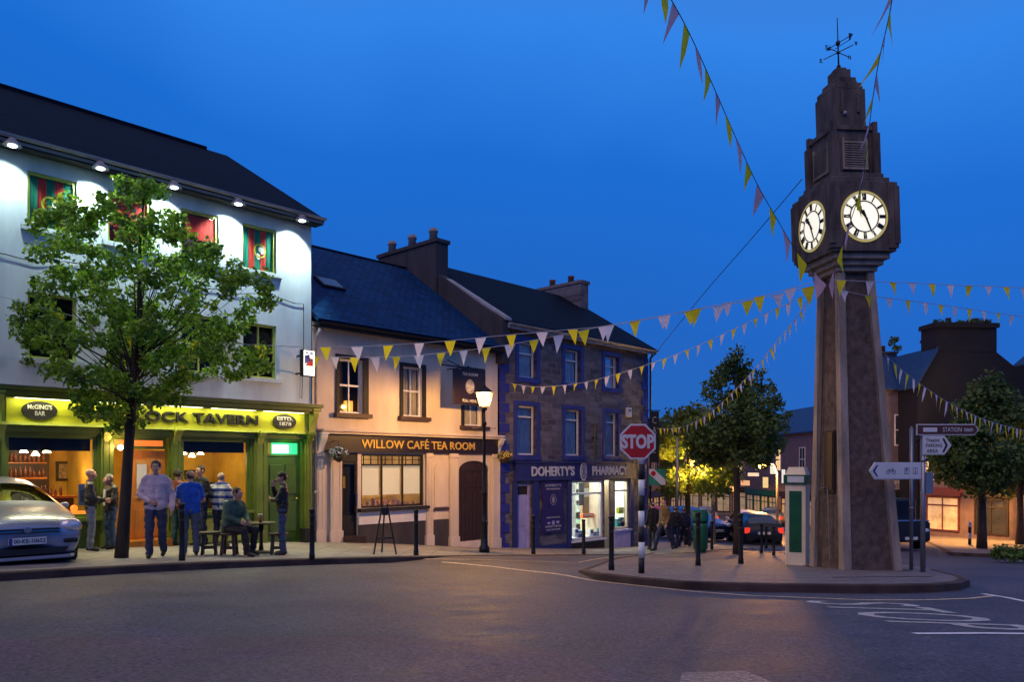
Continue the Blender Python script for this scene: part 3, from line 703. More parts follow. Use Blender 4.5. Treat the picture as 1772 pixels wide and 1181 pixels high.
# bracketed floodlights under the eave: things of their own
fl0 = thing('flood_lamp', '', 'lamp', (0, 0, 0), ROT, 'flood lamps under the tavern eave')
MB().tube([(0, .30, .14), (0, .0, .16), (0, -.1, .1)], .018, 8).done('arm', M['fasciawhite'], fl0)
MB().lathe([(.03, .12), (.05, .10), (.14, 0.), (.155, -.02), (.15, -.025)], (0, -.12, 0), 18).done('shade', M['metal'], fl0)
MB().ball((0, -.12, -.01), .085, (1, 1, .5)).done('bulb', M['bulbwhite'], fl0)
FP = [(18, 'first'), (170, 'second'), (297, 'third'), (408, 'fourth'), (518, 'last')]
WD = ['left edge of the picture', 'left of the checked red flag window', 'over the tree top', 'between the plain red flag and the striped flag', 'at the right corner of the tavern']
for i, (px, _) in enumerate(FP):
    s = fs(px, .42); q = sw(s, .42); lab = 'silver flood lamp under the tavern eave, ' + WD[i]
    if i == 0: o = fl0; o.location = (q[0], q[1], 7.40); o['label'] = lab
    else: o = dup(fl0, (q[0], q[1], 7.40), label=lab)
    lo = light('flood_light', 'SPOT', (0, -.12, -.05), 200, (.86, 1, .93), o, .05, None, None, R(88), .6)
    aim(lo, (0, .42, -.72)); sp_ = light('tree_fill_light', 'SPOT', (0, -.20, -.08), 105, (.88, 1, .85), o, .10, spot=R(100), blend=.8); aim(sp_, (0, -1.4, -1.3))  # extra outward spot added to brighten the tree, besides the floodlight itself

# lit box sign on the corner
bx = thing('box_sign', 'small lit white box sign with red and blue marks on the tavern corner', 'sign', (*sw(fs(532, .5), .5), fz(532, 652, .5)), ROT)
MB().box(-.16, .16, -.07, .07, 0, .62).done('case', M['black'], bx)
MB().box(-.145, .145, -.078, -.071, .015, .605).done('lit_face', mat('lit_sign_face', (.9, .9, .85), .4, var=0, emit=(1, .95, .82), es=1.15), bx)
MB().prism([(-.11, -.082, .24), (.02, -.082, .42), (.10, -.082, .42), (.10, -.082, .24)], (0, .003, 0)).done('red_mark', M['red'], bx)
MB().prism([(-.12, -.084, .28), (-.12, -.084, .48), (.0, -.084, .5), (.04, -.084, .36)], (0, .003, 0)).done('blue_mark', M['blue'], bx)
text('box_lettering', 'PUB', M['blue'], bx, -.1, .1, .50, .57, -.083, bold=.02, ext=.004); text('box_lettering', 'TOTE', M['red'], bx, -.11, .11, .08, .16, -.083, ext=.004)
MB().box(-.02, .02, .07, .52, .5, .54).box(-.02, .02, .07, .52, .08, .12).done('bracket', M['iron'], bx)
light('box_sign_light', 'POINT', (.0, -.3, .3), 2.5, (1, .8, .5), bx, .15)

# ------------------------------------------------------------ THE TEA ROOM
tea = thing('tea_room_building', 'pinkish cream two storey cafe with dark fascia board and blue slate roof', 'building', ROOT0, ROT)
TE, TR = 5.15, 8.25; S1 = fs(862)
TW = [(fs(587), fs(628), fz(605, 622), fz(605, 716)), (fs(697), fs(731), fz(715, 636), fz(715, 722)), (fs(803), fs(834), fz(820, 645), fz(820, 738))]
TW = [(a, b_, z1, z0) for a, b_, z0, z1 in TW]
wall(.02, S1, 2.4, TE + .03, [(a, b_, z0, z1) for a, b_, z0, z1 in TW], .02, .16).done('wall', M['tea'], tea)
for i, (a, c, z0, z1) in enumerate(TW):
    w = sash(tea, a, c, z0, z1, M['white'], .10, 1, (.52,), .055, sill=None, room=.4, cur=M['curtaintea'] if i else None)
    MB().box(a - .10, a, -.025, .019, z0, z1 + .1).box(c, c + (.17 if i == 0 else .12), -.025, .019, z0, z1 + .1).box(a, c, -.024, .019, z1, z1 + .1).done('surround', M['blackmatt'], w)
    MB().box(a - .16, c + .22, -.13, .02, z0 - .11, z0 - .003).done('sill', M['sillred'], w)
    if i == 0: MB().box(c - .3, c - .1, .3, .42, z0, z0 + .35).done('glow_lamp', mat('window_ember', (1, .5, .1), .5, var=.3, emit=(1, .4, .05), es=1.2), w)
roofobj('roof', .0, S1 + .02, -.26, TE - .02, 4.2, TR, M['slate_blue'], tea)
MB().prism([(.0, 8.6, TE), (S1, 8.6, TE), (S1, 4.2, TR), (0, 4.2, TR)], (0, 0, .08)).done('roof', M['slate'], tea)
b = MB()
for k in range(16): b.tube([(k * .42, 4.2, TR + .09), (k * .42 + .40, 4.2, TR + .09)], .07, 8)
b.done('ridge_tiles', M['slate'], tea)
MB().box(0, S1, -.22, .0, TE - .10, TE - .07).done('soffit', M['blackmatt'], tea); gutter(0.02, S1 + .0, -.33, TE - .01, M['black'], tea)
sky_ = thing('roof_window', 'small metal framed skylight set in the blue slate roof of the tea room', 'skylight', (*sw(2.0, -1.7), 0), ROT)
a = math.atan2(TR - TE, 4.46)
q = sw(1.62, -1.70); sky_.location = (q[0], q[1], TE + (1.70 + .26) * math.tan(a) + .07); sky_.rotation_euler = Matrix.Rotation(ROT, 4, 'Z').to_euler()
fr = MB().box(-.36, .36, -.3, .3, .02, .10).done('frame', M['black'], sky_, rot=(a, 0, 0)); MB().box(-.30, .30, -.24, .24, .101, .108).done('pane', mat('skylight_glass', (.08, .14, .22), .2, var=.1), fr)
# shop front of the tea room
fo = .10; FA, FB = fs(562, fo), fs(862, fo); zf0, zf1 = 1.98, 2.42
MB().box(FA, FB, -fo, .019, zf0, zf1).done('fascia_board', M['brownboard'], tea)
MB().box(FA - .12, FB + .12, -.20, .018, zf1 + .002, zf1 + .06).box(FA - .14, FB + .14, -.26, .018, zf1 + .061, zf1 + .12).done('cornice', M['tea'], tea)
text('fascia_lettering', 'WILLOW CAFÉ TEA ROOM', M['gold'], tea, fs(625, fo), fs(821, fo), zf0 + .10, zf1 - .06, -fo - .012, bold=.012, ext=.02)
TO = dict(door=(fs(592), fs(619), -.5, 1.95), win=(fs(625), fs(733), .52, 1.93), gate=(fs(794), fs(846), -.6, 1.78))
wall(.02, S1, -1.2, 2.42, list(TO.values()), .0, .16).done('shopfront', M['tea'], tea)
x0, x1, z0, z1 = TO['win']
f = MB(); frame(f, x0, x1, z0, z1, .03, .05, .07, 2, (.80,)); 
for k in range(9): xx = x0 + (x1 - x0) * (k + .5) / 9; f.box(xx - .008, xx + .008, .045, .075, z0 + (z1 - z0) * .81, z1 - .05)
f.box(x0 + .05, x1 - .05, .045, .075, z0 + (z1 - z0) * .9 - .008, z0 + (z1 - z0) * .9 + .008)
f = f.done('shop_window', M['black'], tea)
MB().poly([(x0, .09, z0), (x1, .09, z0), (x1, .09, z1), (x0, .09, z1)]).done('pane', M['glass'], f)
for k in range(3):
    a_, c_ = x0 + (x1 - x0) * k / 3 + .04, x0 + (x1 - x0) * (k + 1) / 3 - .04
    MB().box(a_, c_, .13, .14, z0 + .33, z0 + (z1 - z0) * .80).done('roller_blind', M['blind'], f)
MB().box(x0 - .12, x1 + .1, -.16, .0, z0 - .09, z0 - .003).done('sill', M['blackmatt'], f)
MB().box(x0 - .1, x1 + .05, -.05, -.002, z0 - .42, z0 - .1).done('stall_riser', M['white'], f)
MB().box(x0 - .1, x1 + .05, -.03, -.001, z0 - 1.6, z0 - .422).done('plinth', M['cement'], tea)
b = MB(); RX0, RX1 = x0 - .1, x1 + .1
for q in ([(RX0, 1.8, -.2), (RX1, 1.8, -.2), (RX1, 1.8, 2.1), (RX0, 1.8, 2.1)], [(RX0, .17, -.2), (RX0, 1.8, -.2), (RX0, 1.8, 2.1), (RX0, .17, 2.1)], [(RX1, .17, -.2), (RX1, 1.8, -.2), (RX1, 1.8, 2.1), (RX1, .17, 2.1)], [(RX0, .17, 2.1), (RX1, .17, 2.1), (RX1, 1.8, 2.1), (RX0, 1.8, 2.1)], [(RX0, .17, .3), (RX1, .17, .3), (RX1, 1.8, .3), (RX0, 1.8, .3)]): b.poly(q)
b.done('tea_room_interior', mat('tea_room_wall', (.60, .48, .30), .8, var=.2), tea)
light('tea_light', 'POINT', ((x0 + x1) / 2, 1.1, 1.7), 18, (1, .66, .34), tea, .15); light('tea_light', 'POINT', (x0 + .9, .45, .75), 1.6, (1, .3, .06), tea, .08)
b = MB()
for k in range(12):
    xx = x0 + .1 + k * (x1 - x0 - .2) / 11; b.box(xx, xx + .05 + .08 * rnd.random(), .3, .4, z0 + .0, z0 + .08 + .16 * rnd.random())
b.done('window_display', mat('window_crockery', (.45, .3, .3), .6, var=.9, vs=16), f)
x0, x1, z0, z1 = TO['door']
d = frame(MB(), x0, x1, z0, 1.72, .05, .06, .05).box(x0 + .06, x1 - .06, .07, .10, z0, .35).done('door', M['black'], tea)
MB().poly([(x0 + .04, .085, .3), (x1 - .04, .085, .3), (x1 - .04, .085, 1.7), (x0 + .04, .085, 1.7)]).done('pane', M['glassdark'], d); MB().box(x0, x1, .16, .17, -.9, 1.95).done('door_backing', M['roomdark'], tea)
MB().box(x0 + .1, x0 + .2, .15, .155, 1.05, 1.35).done('interior_glow', M['wallwarm'], tea)
MB().box(x0, x1, .03, .10, 1.725, 1.95).done('transom', M['black'], tea)
MB().box(x1 - .05, x1 - .02, -.0, .045, .6, .9).done('handle', M['chrome'], d)
MB().box(x0 - .05, x1 + .05, -.3, .1, -.8, base(x0) + .14).done('step', M['darkwood'], tea)
for pa, pb in ((547, 560), (572, 590), (737, 748), (778, 792), (851, 864)):
    xa, xb = fs(pa, .05), fs(pb, .05); pil((xa + xb) / 2, xb - xa, M['tea'], tea, 1.98, .06)
corbel(fs(548), fs(558), 2.40, 1.75, .02, .24, M['white'], tea); corbel(S1 - .1, S1 + .05, 2.40, 1.9, .02, .22, M['white'], tea)
xa, xb = fs(750), fs(776); b = MB(); n = 14
pts = [(xa + .03, -.03, .45), (xb - .03, -.03, .45), (xb - .03, -.03, 1.55)] + [((xa + xb) / 2 + (xb - xa - .06) / 2 * math.cos(math.pi * k / n), -.03, 1.55 + .18 * math.sin(math.pi * k / n)) for k in range(1, n)] + [(xa + .03, -.03, 1.55)]
b.prism(pts, (0, .029, 0)).done('arched_panel', M['tea'], tea); MB().box(xa - .05, xb + .05, -.04, -.001, .36, .42).done('panel_rail', M['sillred'], tea)
MB().box(xa, xb, -.02, -.001, -.7, .1).done('dark_plinth', M['cement'], tea)
x0, x1, z0, z1 = TO['gate']; b = MB(); xm = (x0 + x1) / 2; hw = (x1 - x0) / 2
pts = [(x0, .05, z0 - .3), (x1, .05, z0 - .3), (x1, .05, 1.50)] + [(xm + hw * math.cos(math.pi * k / 14), .05, 1.50 + .27 * math.sin(math.pi * k / 14)) for k in range(1, 14)] + [(x0, .05, 1.50)]
g = b.prism(pts, (0, .05, 0)).done('arched_door', M['darkwood'], tea)
b = MB()
for k in range(7): xx = x0 + (x1 - x0) * (k + 1) / 8; b.box(xx - .012, xx + .012, .035, .049, z0, 1.45)
b.box(x0 + .02, x1 - .02, .025, .034, 1.0, 1.06).box(x0 + .02, x1 - .02, .025, .034, 1.46, 1.50).done('door_boards', M['darkwood'], g)
pts = [(x0, -.004, 1.95), (x0, -.004, 1.50)] + [(xm - hw * math.cos(math.pi * k / 14), -.004, 1.50 + .27 * math.sin(math.pi * k / 14)) for k in range(0, 15)] + [(x1, -.004, 1.50), (x1, -.004, 1.95)]
MB().prism(pts, (0, .05, 0)).done('door_spandrel', M['tea'], tea)
# downpipe at the joint
dp = thing('downpipe', 'thin rainwater pipe between the tavern and the tea room', 'pipe', (*sw(.06, .08), base(0)), ROT)
MB().tube([(0, 0, 0), (0, 0, 4.7), (-.05, -.1, 5.0), (0, -.2, 5.2)], .035, 8).box(-.06, .06, -.06, .04, 1.2, 1.26).box(-.06, .06, -.06, .04, 3.2, 3.26).done('pipe', M['fasciawhite'], dp)
# hanging sign
hs = thing('hanging_sign', 'square dark hanging sign with a pale oval portrait above the tea room', 'sign', (*sw(fs(812, .9), .9), fz(812, 702, .9)), (0, 0, ROT))
hw = (fs(838, .9) - fs(777, .9)) / 2 * .98
MB().box(-hw * .92, hw * .92, -.03, .03, 0, .98).done('board', M['brownboard'], hs, bevel=.008)
MB().ring((0, -.036, .52), .17, .20, 26, .005, .85).done('oval_border', M['fasciawhite'], hs); MB().disc((0, -.035, .52), .14, .165, 24, .004).done('portrait', mat('portrait_print', (.45, .42, .38), .6, var=.8, vs=11), hs)
text('sign_lettering', 'MATT MOLLOYS' if False else 'TEA ROOM', M['signwhite'], hs, -.3, .3, .82, .90, -.036, ext=.006); text('sign_lettering', 'FULL MENU', M['signwhite'], hs, -.28, .28, .08, .16, -.036, ext=.006)
MB().box(-hw - .35, hw * .9, -.02, .02, 1.02, 1.06).box(-.02, .02, .0, .9, 1.061, 1.09).box(-.3, -.27, -.012, .012, .98, 1.03).box(.27, .30, -.012, .012, .98, 1.03).tube([(0, .9, 1.35), (0, .3, 1.09)], .014, 6).tube([(-hw - .35, 0, 1.04), (-hw - .30, 0, 1.12), (-hw - .2, 0, 1.10)], .012, 6).done('bracket', M['iron'], hs)
# flower baskets
def basket(s, o, z, label, col):
    r_ = thing('hanging_basket', label, 'flower basket', (*sw(s, o), z), ROT, 'hanging baskets on the tea room fascia')
    MB().lathe([(.03, -.22), (.12, -.16), (.17, -.04), (.18, 0), (.16, 0)], (0, 0, 0), 14).done('bowl', M['darkwood'], r_)
    MB().tube([(0, o - .1, .3), (0, 0, .3), (0, 0, .0)], .008, 5).done('hook', M['iron'], r_)
    b = MB(); lf = MB()
    for k in range(420):
        d = Vector((rnd.gauss(0, 1), rnd.gauss(0, 1), rnd.gauss(0, 1))).normalized(); p = Vector((d.x * .23, d.y * .2, d.z * .15 + .02)) * (.75 + .3 * rnd.random())
        a = Vector((rnd.gauss(0, 1), rnd.gauss(0, 1), rnd.gauss(0, 1))).normalized() * .026; c = d.cross(a).normalized() * .026
        (b if rnd.random() < .5 else lf).poly([p - a, p - c, p + a, p + c])
    b.done('flowers', col, r_); lf.done('leaves', M['leafbasket'], r_)
M['leafbasket'] = mat('basket_leaves', (.04, .09, .03), .6, var=.4, vs=20)
basket(fs(586, .35), .35, fz(586, 785, .35), 'hanging basket of white flowers left of the cafe lettering', mat('white_petals', (.6, .62, .7), .6, var=.2))
basket(fs(874, .35), .35, fz(874, 790, .35), 'hanging basket of dull yellow flowers at the right end of the cafe fascia', mat('yellow_petals', (.55, .4, .1), .6, var=.4))

# ------------------------------------------------------------ THE PHARMACY
ph = thing('pharmacy_building', 'grey stone three storey pharmacy with royal blue window surrounds and lit shop window', 'building', ROOT0, ROT)
S2 = fs(1121); PE = 6.0; PR = 8.6; SA = S1 + .05
rows = [((897, 928), (598, 652)), ((977, 1004), (604, 662)), ((1046, 1070), (613, 676)), ((894, 928), (702, 783)), ((977, 1006), (709, 790)), ((1047, 1069), (716, 794))]
PW = []
for (a, c), (t, u) in rows:
    m_ = (a + c) / 2; PW.append((fs(a), fs(c), fz(m_, u), fz(m_, t)))
for k in (0, 3):
    z0 = sum(p[2] for p in PW[k:k + 3]) / 3; z1 = sum(p[3] for p in PW[k:k + 3]) / 3
    PW[k:k + 3] = [(p[0], p[1], z0, z1) for p in PW[k:k + 3]]
wall(SA, S2, 1.7, PE + .03, [p for p in PW], 0, .2).box(S2 - .001, S2, .001, 8.2, -2.5, PE).done('wall', M['stone'], ph)
MB().poly([(S2 + .001, 0, PE), (S2 + .001, 8.1, PE), (S2 + .001, 4.05, PR)]).done('gable', M['cement'], ph)
for i, (a, c, z0, z1) in enumerate(PW):
    w = sash(ph, a, c, z0, z1, M['white'], .13, 0, (.78 if i > 2 else .68,), .06, room=.5, cur=M['curtain'])
    MB().box(a - .15, a, -.035, .12, z0 - .0, z1 + .14).box(c, c + .15, -.035, .12, z0, z1 + .14).box(a, c, -.034, .12, z1, z1 + .14).box(a - .17, c + .17, -.06, .12, z0 - .16, z0 - .001).done('surround', M['blue'], w)
for sgn, S in ((1, SA), (-1, S2)):
    b = MB()
    for k in range(26):
        ww = .42 if k % 2 else .24; z = -2.0 + k * .31
        if z + .3 > PE: break
        b.box(min(S, S + sgn * ww), max(S, S + sgn * ww), -.03, -.001, z, z + .28)
    b.done('quoins', M['quoin'], ph)
roofobj('roof', SA + .1, S2 + .12, -.28, PE - .03, 4.05, PR, M['slate'], ph)
MB().prism([(SA, 8.3, PE), (S2 + .12, 8.3, PE), (S2 + .12, 4.05, PR), (SA, 4.05, PR)], (0, 0, .08)).done('roof', M['slate'], ph)
MB().box(SA + .1, S2 + .12, -.27, .0, PE - .10, PE - .07).box(SA + .1, S2 + .12, -.30, -.275, PE - .16, PE + .02).done('eave_board', M['fasciawhite'], ph)
gutter(SA + .1, S2 + .12, -.37, PE - .01, M['fasciawhite'], ph)
# gable wall rising above the tea room roof, with coping
sl = (PR - PE) / 4.3
MB().prism([(SA - .14, -.25, TE - .4), (SA - .14, -.25, PE + .05), (SA - .14, 4.05, PR + .22), (SA - .14, 8.3, PE + .05), (SA - .14, 8.3, TE - .4)], (.34, 0, 0)).done('party_wall', M['cement'], ph)
MB().prism([(SA - .02, -.3, PE + .06), (SA - .02, 2.4, PE + .06 + 2.7 * sl), (SA - .02, 2.4, PE + .14 + 2.7 * sl), (SA - .02, -.3, PE + .14)], (.26, 0, 0)).done('coping', M['fasciawhite'], ph)
ch = MB().box(SA - .22, SA + .30, 2.66, 5.75, 7.2, 8.98).box(SA - .27, SA + .35, 2.6, 5.81, 8.982, 9.10).done('chimney', M['cement'], ph)
for yy in (3.1, 4.2, 5.3): MB().lathe([(.15, 0), (.13, .3), (.16, .32), (.16, .38), (.12, .4), (.11, .46)], (SA + .04, yy, 9.1), 14).done('chimney_pot', M['pot'], ch)
ch = MB().box(S2 - .45, S2 + .05, 2.9, 5.2, 7.0, 9.02).box(S2 - .50, S2 + .10, 2.84, 5.26, 9.022, 9.14).done('chimney', M['stone'], ph)
for yy in (3.6, 4.6): MB().lathe([(.14, 0), (.12, .22), (.14, .24), (.14, .3)], (S2 - .2, yy, 9.14), 12).done('chimney_pot', M['potred'], ch)
# shop front of the pharmacy
FA, FB = fs(893, .12), fs(1100, .12); z0f, z1f = fz(1000, 831, .12), fz(1000, 802, .12)
MB().box(FA, FB, -.12, 0, z0f, z1f).box(FA - .06, FB + .06, -.18, 0, z1f + .001, z1f + .06).done('fascia_board', M['navy'], ph)
text('fascia_lettering', "DOHERTY'S", M['signwhite'], ph, fs(920, .13), fs(994, .13), z0f + .14, z1f - .10, -.135, bold=.03, ext=.02)
text('fascia_lettering', 'PHARMACY', M['signwhite'], ph, fs(1025, .13), fs(1086, .13), z0f + .14, z1f - .10, -.135, bold=.03, ext=.02)
ox = fs(1010, .14); ov = MB().disc((ox, -.15, (z0f + z1f) / 2), .17, .33, 26, .03).done('oval_emblem', M['signwhite'], ph)
MB().ring((ox, -.156, (z0f + z1f) / 2), .20, .25, 24, .005, .5).box(ox - .035, ox + .035, -.157, -.151, (z0f + z1f) / 2 - .14, (z0f + z1f) / 2 + .14).done('emblem_mark', M['navy'], ov)
zt = z0f - .02
PO = dict(door=(fs(894), fs(919), -1.3, fz(905, 838)), win=(fs(988), fs(1044), fz(1015, 934), zt - .02), rec=(fs(1046), fs(1062), -1.6, zt - .02), win2=(fs(1064), fs(1088), fz(1076, 916), zt - .02))
wall(SA, S2, -2.6, 1.75, list(PO.values()), .0, .2).done('ground_floor_wall', M['stone'], ph)
for pa, pb in ((886, 893), (920, 930), (980, 987), (1089, 1094)): xa, xb = fs(pa), fs(pb); MB().box(xa, xb, -.07, -.001, base(xa) - .2, z0f - .001).done('pilaster', M['navy'], ph)
MB().box(fs(930), fs(980), -.05, -.0015, base(9) - .35, base(9) + .12).done('plinth', M['navy'], ph)
x0, x1, z0, z1 = PO['door']
d = frame(MB(), x0, x1, z0, z1, .06, .07, .08).box(x0 + .07, x1 - .07, .09, .13, z0, z1 - .35).done('door', M['lavender'], ph); d['label'] = 'pale panelled door'
MB().box(x0 + .15, x1 - .15, .08, .089, z0 + .25, z0 + .9).box(x0 + .15, x1 - .15, .08, .089, z0 + 1.0, z1 - .5).done('door_panel', M['lavender'], d, bevel=.004)
MB().box(x0 + .07, x1 - .07, .10, .12, z1 - .33, z1 - .07).done('door_light', M['roomdark'], d)
# poster board
pa, pb, pt, pu = fs(936, .04), fs(975, .04), fz(955, 834, .04), fz(955, 922, .04)
pb_ = thing('notice_board', 'tall purple blue notice board with pale lettering on the pharmacy wall', 'notice board', (*sw((pa + pb) / 2, .03), pu), ROT)
w2, hh = (pb - pa) / 2, pt - pu
MB().prism([(-w2, -.05, 0), (w2, -.05, 0), (w2, -.05, hh * .46), (w2 * .85, -.05, hh * .5), (w2 * .85, -.05, hh * .62), (w2, -.05, hh * .68), (w2, -.05, hh), (-w2, -.05, hh), (-w2, -.05, hh * .68), (-w2 * .85, -.05, hh * .62), (-w2 * .85, -.05, hh * .5), (-w2, -.05, hh * .46)], (0, .05, 0)).done('board', mat('purple_board', (.03, .02, .12), .4), pb_)
for tx_, a, c, w_ in (("DOHERTY'S", .90, .95, .7), ('FOR ALL YOUR HEALTH NEEDS', .84, .87, .6), ('OPEN SIX DAYS', .28, .31, .6), ('PASSPORT PHOTOS', .10, .14, .7), ('PRESCRIPTIONS', .04, .07, .6)): text('board_lettering', tx_, M['signwhite'], pb_, -w2 * w_, w2 * w_, hh * a, hh * c, -.055, ext=.004)
MB().ring((0, -.056, hh * .64), .16, .18, 22, .004, .85).disc((0, -.055, hh * .64), .07, .11, 14, .003).done('emblem', M['fasciawhite'], pb_)
b = MB().disc((0, -.055, hh * .19), .08, .07, 12, .004).box(-.3, -.16, -.055, -.051, hh * .17, hh * .21).box(.16, .30, -.055, -.051, hh * .17, hh * .22).done('board_icons', M['lavender'], pb_)
# lit shop windows
gm0 = [mat('grey_card', (.12, .12, .13), .7), mat('tan_card', (.35, .27, .16), .7, var=.5, vs=8), M['fasciawhite']]
b = MB(); x0, x1 = PO['win'][0] - .3, PO['win2'][1] + .3; zb = -1.4
for q in ([(x0, 2.6, zb), (x1, 2.6, zb), (x1, 2.6, 1.4), (x0, 2.6, 1.4)], [(x0, .21, zb), (x0, 2.6, zb), (x0, 2.6, 1.4), (x0, .21, 1.4)], [(x1, .21, zb), (x1, 2.6, zb), (x1, 2.6, 1.4), (x1, .21, 1.4)], [(x0, .21, 1.4), (x1, .21, 1.4), (x1, 2.6, 1.4), (x0, 2.6, 1.4)], [(x0, .21, zb), (x1, .21, zb), (x1, 2.6, zb), (x0, 2.6, zb)]): b.poly(q)
b.done('shop_interior', M['wallwhite'], ph)
for lx, en in ((PO['win'][0] + .7, 60), (PO['win2'][0] + .2, 30)): light('shop_light', 'AREA', (lx, 1.0, 1.36), en * 2.6, (.96, 1, .86), ph, 1.3, .8)
MB().box(PO['win'][0] + .1, PO['win'][1] - .1, .9, .98, 1.28, 1.33).done('tube_lamp', M['bulbwhite'], ph)
gd = bpy.data.materials.new('shelf_goods'); gd.use_nodes = True; gn = gd.node_tree.nodes; gl_ = gd.node_tree.links
gt_ = gn.new('ShaderNodeTexCoord'); gv = gn.new('ShaderNodeTexVoronoi'); gv.inputs['Scale'].default_value = 7; gm_ = gn.new('ShaderNodeMix'); gm_.data_type = 'RGBA'; gm_.inputs[0].default_value = .55; gm_.inputs[7].default_value = (.55, .55, .5, 1)
gl_.new(gt_.outputs['Object'], gv.inputs['Vector']); gl_.new(gv.outputs['Color'], gm_.inputs[6]); gl_.new(gm_.outputs[2], gn['Principled BSDF'].inputs['Base Color'])
for k, (a, c) in enumerate(((PO['win'][0] - .1, PO['win'][0] + 1.1), (PO['win'][0] + 1.5, PO['win'][0] + 2.6), (PO['win'][0] + 3.0, PO['win2'][1] + .2))):
    b = MB().box(a, a + .04, 2.2, 2.58, -1.3, .9).box(c - .04, c, 2.2, 2.58, -1.3, .9)
    for q in range(5): b.box(a + .04, c - .04, 2.2, 2.58, -1.1 + q * .45, -1.07 + q * .45)
    sv = b.done('wall_shelf', M['fasciawhite'], ph); b = MB()
    for q in range(5):
        x = a + .06
        while x < c - .2:
            w_ = rnd.uniform(.07, .18); b.box(x, x + w_, 2.28, 2.45, -1.069 + q * .45, -1.07 + q * .45 + rnd.uniform(.12, .34)); x += w_ + rnd.uniform(.01, .06)
    g_ = b.done('shelf_goods', gd, sv); g_['kind'] = 'stuff'
for a, c, d, e in ((.08, .34, .62, 1.0), (.5, .66, .55, .95), (1.2, 1.5, .1, .9)): MB().box(PO['win'][0] + a, PO['win'][0] + c, .60, .61, PO['win'][3] - e, PO['win'][3] - d).done('hanging_card', gm0[int(a * 10) % 3], ph)
for k in ('win', 'win2'):
    x0, x1, z0, z1 = PO[k]
    f = frame(MB(), x0, x1, z0, z1, .04, .07, .08, 0, (.78,)).done('shop_window', M['cream'] if k == 'win2' else M['white'], ph)
    MB().poly([(x0, .09, z0), (x1, .09, z0), (x1, .09, z1), (x0, .09, z1)]).done('pane', M['glass'], f)
    if k == 'win2':
        MB().box(x0 - .1, x1 + .05, -.06, -.001, base(13) - .3, z0 - .08).done('stall_riser', M['lavender'], f)
        MB().box(x0 - .12, x1 + .08, -.12, .0, z0 - .079, z0 - .01).done('sill', M['lavender'], f)
    else:
        MB().box(x0 - .06, x1 + .06, -.14, .0, z0 - .06, z0 - .003).done('sill', M['white'], f)
        MB().box(x0 - .02, x1 + .02, -.03, -.001, base(12) - .3, z0 - .09).done('stall_riser', M['darkwood'], f)
    MB().box(x0, x1, .14, .85, z0 - .04, z0 + .03).done('display_shelf', M['wallwhite'], f)
x0, x1, z0, z1 = PO['rec']
d = MB().box(x0 - .05, x1 + .05, 1.0, 1.05, z0, z1).done('shop_door', M['cream'], ph); MB().box(x0 + .05, x1 - .05, .99, .998, z0 + .8, z1 - .5).done('door_glass', M['glassdark'], d)
MB().box(x0 - .001, x0 + .03, .2, 1.0, z0, z1).box(x1 - .03, x1 + .001, .2, 1.0, z0, z1).done('door_jamb', M['cream'], ph)
# display goods
gm = {'red': M['red'], 'blue': M['blue'], 'yellow': M['lime'], 'white': M['white'], 'orange': mat('orange_card', (.75, .17, .04), .6), 'teal': mat('teal_card', (.02, .3, .3), .6), 'brown': mat('kraft_card', (.25, .17, .08), .6)}
def good(px, py, w, h, colr, where, o=-.45, nm='display_box'):
    s = fs(px, o); z = fz(px, py, o); q = sw(s, o)
    t = thing(nm, f'{colr} box standing {where}', 'box', (q[0], q[1], z), ROT, 'boxes shown in the pharmacy windows')
    MB().box(-w / 2, w / 2, -.06, .06, 0, h).done('carton', gm[colr], t, bevel=.004)
    MB().box(-w * .38, w * .38, -.064, -.061, h * .55, h * .8).done('carton_label', M['white'] if colr != 'white' else M['blue'], t)
good(1015, 893, .62, 1.25, 'brown', 'tall in the middle of the pharmacy window', -.75)
good(1016, 897, .66, .16, 'orange', 'across the middle of the pharmacy window', -.5)
for i, (px, cl, h) in enumerate(((996, 'white', .32), (1001, 'blue', .22), (1008, 'teal', .26), (1022, 'white', .3), (1031, 'blue', .2), (1038, 'teal', .34))):
    good(px, 931, .20, h, cl, ['at the far left of the pharmacy window sill', 'second from the left on the pharmacy window sill', 'under the left of the orange panel', 'under the right of the orange panel', 'second from the right on the pharmacy window sill', 'at the right end of the pharmacy window sill'][i], -.25)
good(1073, 889, .32, .22, 'yellow', 'in the middle of the narrow pharmacy window', -.4)
for i, (px, cl, h) in enumerate(((1069, 'teal', .3), (1075, 'blue', .36), (1081, 'red', .2))): good(px, 913, .2, h, cl, 'low in the narrow pharmacy window', -.3)
# iron wall anchor and downpipe
MB().tube([(fs(1028), -.04, fz(1028, 794)), (fs(1028), -.04, fz(1028, 733))], .03, 6).box(fs(1024), fs(1032), -.05, -.002, fz(1028, 760), fz(1028, 757)).done('wall_bracket', M['iron'], ph)
dp2 = thing('downpipe', 'thin dark rainwater pipe at the right corner of the stone pharmacy', 'pipe', (*sw(S2 + .1, .05), base(S2)), ROT)
MB().tube([(0, 0, 0), (0, 0, 7.2), (-.05, -.2, 7.4)], .04, 8).box(-.06, .06, -.06, .05, 2.2, 2.26).box(-.06, .06, -.06, .05, 4.8, 4.86).done('pipe', M['iron'], dp2)
# backdrop of rooms behind the houses so no daylight leaks in
MB().box(TX0, S2 - .01, 8.2, 8.3, -2.5, 5).done('rear_wall', M['cement'], ph)
# ------------------------------------------------------------ CLOCK TOWER
TA = R(9)
tw = thing('clock_tower', 'tall tapering square stone clock tower with lit round dials and weather vane', 'clock tower', (6.76, 15.4, gz(6.76, 15.4) - .02), (0, R(-1.95), TA))
TZ = tw.location.z
def tz(py): return CZ - (py - HY) / FPX * 15.0 - TZ
zs0, zs1 = 0., tz(470); hb, ht = .61, .375
def hw_(z): return hb + (ht - hb) * (z - zs0) / (zs1 - zs0)
